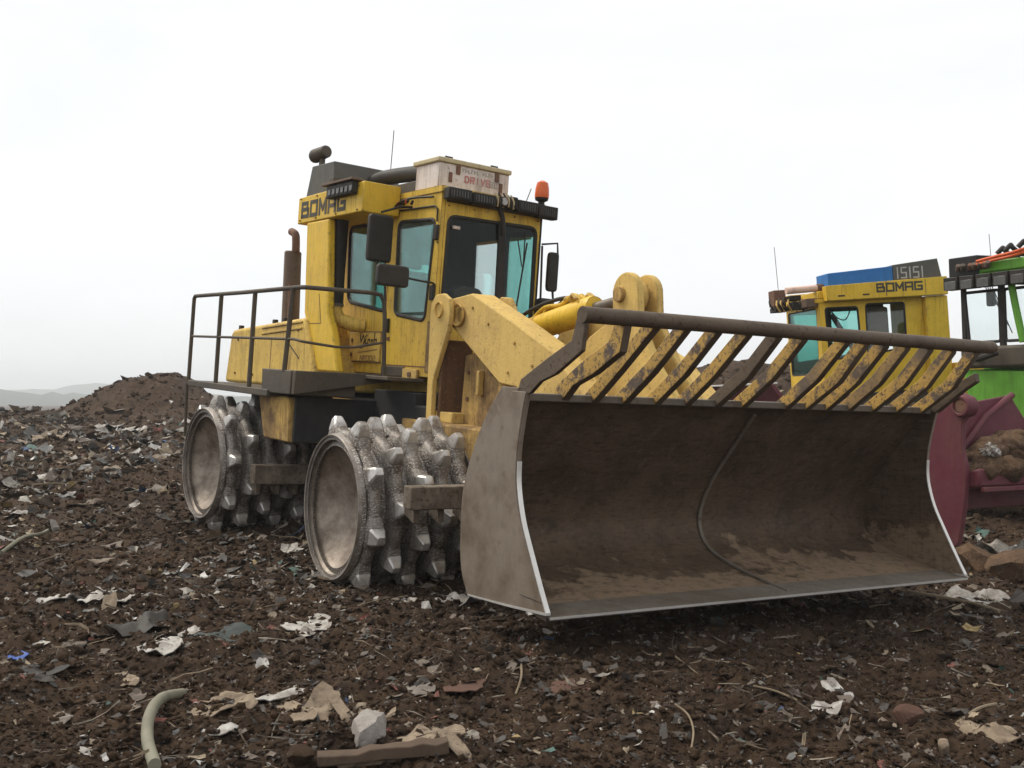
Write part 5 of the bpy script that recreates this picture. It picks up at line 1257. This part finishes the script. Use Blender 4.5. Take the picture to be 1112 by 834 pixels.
sheet('plastic_scrap', 140, 742, 18, 10, 'plastic_tan', 'orange tan chip left of the bleached strips', 'scrap', .3, .1, .15)
sheet('plastic_scrap', 510, 800, 18, 9, 'plastic_grey', 'grey flake behind the tip of the dark board', 'scrap', .3, .1, .15)
sheet('film_heap', 497, 651, 46, 10, 'plastic_white', 'white film crushed under the near blade corner', 'film', .0, .05, .25, seed=2)
sheet('paper_scrap', 463, 661, 10, 14, 'plastic_white', 'small white scrap standing in front of the drum teeth', 'paper', .2, .1, .15, stand=.9)
sheet('paper_scrap', 445, 652, 15, 5, 'plastic_white', 'flat white flake below the front drum', 'paper', .2, .1, .15)
sheet('rust_flake', 612, 747, 52, 11, 'rustscrap', 'rusty brown flake lying before the blade', 'scrap', .15, .05, .1)
sheet('rust_flake', 505, 750, 40, 14, 'rustscrap', 'dull red brown sheet sunk in the soil before the near blade corner', 'scrap', -.1, .05, .05)
sheet('slate_piece', 455, 751, 26, 16, 'plastic_grey', 'square grey brown slate left of the dull red sheet', 'slate', .3, .15, .03)
sheet('plastic_scrap', 905, 751, 17, 10, 'plastic_white', 'bright white shard, upper of the trio at right', 'scrap', .1, .2, .2, stand=.4)
sheet('plastic_scrap', 922, 757, 9, 10, 'plastic_white', 'tiny bright shard right of the upper white shard', 'scrap', .4, .2, .2, stand=.7)
sheet('plastic_scrap', 898, 773, 26, 14, 'plastic_white', 'dull white scrap, lower of the trio at right', 'scrap', -.4, .1, .2)
stick('dry_twig', [(818, 748), (842, 757), (866, 768)], 1.2, 'twig', 'pale thin twig left of the white shards', 'twig', lifts=[.01, .03, .0])
stick('dry_twig', [(733, 769), (747, 781), (753, 800), (750, 818)], 1.1, 'twig', 'hooked tan twig bending down in the foreground', 'twig', lifts=[.01, .02, .03, .0])
stick('dry_twig', [(560, 755), (566, 740), (566, 722)], 1.2, 'twig', 'short tan twig in front of the near blade corner', 'twig', lifts=[.0, .02, .0])
stick('dry_twig', [(600, 755), (640, 745), (634, 742)], .9, 'rustscrap', 'brown twig beside the rusty flake', 'twig')
lump('card_block', 1025, 808, 17, 20, 'plastic_tan', 'small tan block standing near the right edge', 'block', 5)
stick('bent_strip', [(1040, 788), (1062, 776), (1082, 770)], 1.7, 'twig', 'thin pale strip above the curved tan bark', 'strip', lifts=[0, .03, .02])
sheet('bark_piece', 1072, 791, 62, 14, 'plastic_tan', 'curved tan bark piece near the right edge', 'bark', -.35, .1, .2)
lump('soil_lump', 988, 785, 34, 24, 'rustscrap', 'red brown soil lump right of the white shards', 'soil lump', 12)
lump('soil_lump', 1060, 618, 54, 36, 'brownsoil', 'tan brown soil lump below the maroon bucket', 'soil lump', 13)
lump('soil_lump', 1100, 628, 60, 40, 'brownsoil', 'larger tan brown soil lump at the edge below the maroon bucket', 'soil lump', 14)
for i, (px, py, w, h) in enumerate(((1085, 603, 50, 12), (1050, 608, 40, 10), (1062, 650, 44, 14))):
    sheet('film_heap', px, py, w, h, 'plastic_white', ('white torn film strewn under the maroon bucket', 'white film beside the far blade corner', 'white film in front of the tan brown lumps')[i], 'film', .2 * i, .1, .3)
stick('old_pole', [(985, 648), (1050, 660), (1085, 668)], 1.7, 'twig', 'thin grey pole lying before the far blade corner', 'pole', lifts=[.02, .03, .02])
# middle distance on the left
for i, (px, py, w, h, m_, lab) in enumerate(((118, 467, 30, 8, 'plastic_white', 'white sheet heap at the foot of the mound'), (150, 470, 26, 9, 'plastic_white', 'white crumpled sheet nearest the mound'), (178, 463, 14, 9, 'plastic_white', 'small white bag standing near the rear drum'),
        (120, 512, 44, 9, 'plastic_tan', 'long tan board flat in the middle distance'), (60, 511, 28, 7, 'plastic_tan', 'short tan slab left of the long tan board'), (160, 535, 40, 8, 'plastic_grey', 'grey folded sheet left of the rear drum'),
        (15, 563, 22, 10, 'plastic_white', 'cream scrap at the far left edge'), (38, 452, 44, 9, 'plastic_grey', 'grey planks heaped on the left horizon'), (55, 478, 34, 8, 'plastic_tan', 'tan scraps heap below the grey planks'))):
    sheet('refuse_piece', px, py, w, h, m_, lab, 'refuse', .1 * (i % 3), .05, .2, group='refuse pieces in the middle distance')
stick('hose_loop', [(2, 600), (25, 598), (45, 588), (52, 580)], 2.0, 'hose', 'thin grey hose loop at the far left edge', 'hose', lifts=[0, .03, .06, .02])
stick('old_pole', [(22, 528), (60, 527), (92, 528)], 1.2, 'twig', 'pale pole lying level far left of the rear drum', 'pole')

# ------------------------------------------------------------------ far hills, air
def ridge(name, dist, a0, a1, hf, thick, mat):
    n = 160; mb = MB(); fr_, bk = [], []
    for i in range(n + 1):
        a = R_(a0 + (a1 - a0) * i / n); h = hf(a0 + (a1 - a0) * i / n)
        for L, d in ((fr_, dist), (bk, dist + thick)):
            x, y = d * math.sin(a), d * math.cos(a)
            L.append(mb.verts([(x, y, -4), (x + random.uniform(-3, 3), y + thick * .2, -1 + h * .6), (x, y + thick * .45, -1 + h)]))
    for i in range(n):
        for k in range(2): mb.face([fr_[i][k], fr_[i + 1][k], fr_[i + 1][k + 1], fr_[i][k + 1]]); mb.face([bk[i][k], bk[i][k + 1], bk[i + 1][k + 1], bk[i + 1][k]])
        mb.face([fr_[i][2], fr_[i + 1][2], bk[i + 1][2], bk[i][2]])
    o = mb.build(name, mat); return o
m, nt, p, out = new_mat('wooded_hill'); v = coords(nt)
nt.links.new(mixc(nt, ramp(nt, nz(nt, v, .05, 6, .7), .35, .7), (.035, .055, .03), (.06, .07, .04)), p.inputs['Base Color']); p.inputs['Roughness'].default_value = 1
M['hill'] = m
def hn(a, s): return float(vnoise(np.array([a * s]), np.array([s * 1.7]), 51)[0])
h1 = ridge('hills', 2000, -40, 40, lambda a: 20 + 12 * hn(a, .16) + 17 * math.exp(-((a + 21.5) / 2.6) ** 2) + 6 * hn(a, .9) + 5 * hn(a, 3.1) + 3 * hn(a, 9), 220, 'hill')
h1['kind'] = 'structure'
h2 = ridge('treeline', 1150, -40, 40, lambda a: 9.5 + 5 * hn(a, .5) + 4 * hn(a, 2.3) + 3.5 * hn(a, 6.3) + 9 * math.exp(-((a + 26.2) / 1.3) ** 2), 60, 'hill')
h2['kind'] = 'stuff'; h2['label'] = 'far hazy wood along the horizon'
hzm = bpy.data.materials.new('haze_air'); hzm.use_nodes = True; nt = hzm.node_tree; nt.nodes.clear()
out = nt.nodes.new('ShaderNodeOutputMaterial'); pv = nt.nodes.new('ShaderNodeVolumePrincipled')
pv.inputs['Color'].default_value = (.93, .97, 1.0, 1); pv.inputs['Density'].default_value = .0007; pv.inputs['Anisotropy'].default_value = 0.0
nt.links.new(pv.outputs[0], out.inputs['Volume'])
M['haze'] = hzm
class I3:
    @staticmethod
    def wor(p): return np.array(p, float)
hb = MB().box(I3, -2600, 2600, -60, 2600, -6, 56).build('haze', 'haze'); hb['kind'] = 'stuff'

# ------------------------------------------------------------------ light, sky, camera
SUN_EL, SUN_AZ = 52, -62            # degrees; azimuth from +Y, negative = to the left
w = bpy.data.worlds.new('World'); SC.world = w; w.use_nodes = True; nt = w.node_tree; nt.nodes.clear()
out = nt.nodes.new('ShaderNodeOutputWorld'); bg = nt.nodes.new('ShaderNodeBackground'); bg.inputs[1].default_value = .1
sky = nt.nodes.new('ShaderNodeTexSky'); sky.sky_type = 'NISHITA'; sky.sun_disc = False; sky.sun_elevation = R_(SUN_EL); sky.sun_rotation = R_(SUN_AZ)
tc = nt.nodes.new('ShaderNodeTexCoord'); mp = nt.nodes.new('ShaderNodeMapping'); mp.inputs['Scale'].default_value = (1, 1, 3.0); nt.links.new(tc.outputs['Generated'], mp.inputs['Vector'])
cl = ramp(nt, nz(nt, mp.outputs[0], 1.9, 7, .6, .5), .32, .66, (4.9, 4.97, 5.03, 1), (5.6, 5.64, 5.68, 1))
mx = mixc(nt, .95, sky.outputs[0], cl)
nt.links.new(mx, bg.inputs[0]); nt.links.new(bg.outputs[0], out.inputs[0])
sl = bpy.data.lights.new('sun', 'SUN'); sl.energy = 1.5; sl.angle = R_(25); sl.color = (1, .93, .82)
so = bpy.data.objects.new('sun', sl); COL.objects.link(so)
dirv = Vector((math.sin(R_(SUN_AZ)) * math.cos(R_(SUN_EL)), math.cos(R_(SUN_AZ)) * math.cos(R_(SUN_EL)), math.sin(R_(SUN_EL))))
so.rotation_euler = dirv.to_track_quat('Z', 'Y').to_euler(); so.location = (0, 0, 20)

cd = bpy.data.cameras.new('camera'); co = bpy.data.objects.new('camera', cd); COL.objects.link(co)
cd.sensor_width = 36; cd.lens = F_PX / 1112 * 36; cd.clip_start = .05; cd.clip_end = 8000
co.location = tuple(CAM); co.rotation_euler = (R_(90) + PITCH, 0, 0); SC.camera = co
SC.render.resolution_x = 1024; SC.render.resolution_y = 768
SC.view_settings.view_transform = 'Standard'; SC.view_settings.look = 'None'; SC.view_settings.exposure = 1.0; SC.view_settings.gamma = 1
SC.render.engine = 'CYCLES'; SC.cycles.use_denoising = True; SC.cycles.max_bounces = 8; SC.cycles.volume_bounces = 2; SC.cycles.transparent_max_bounces = 12
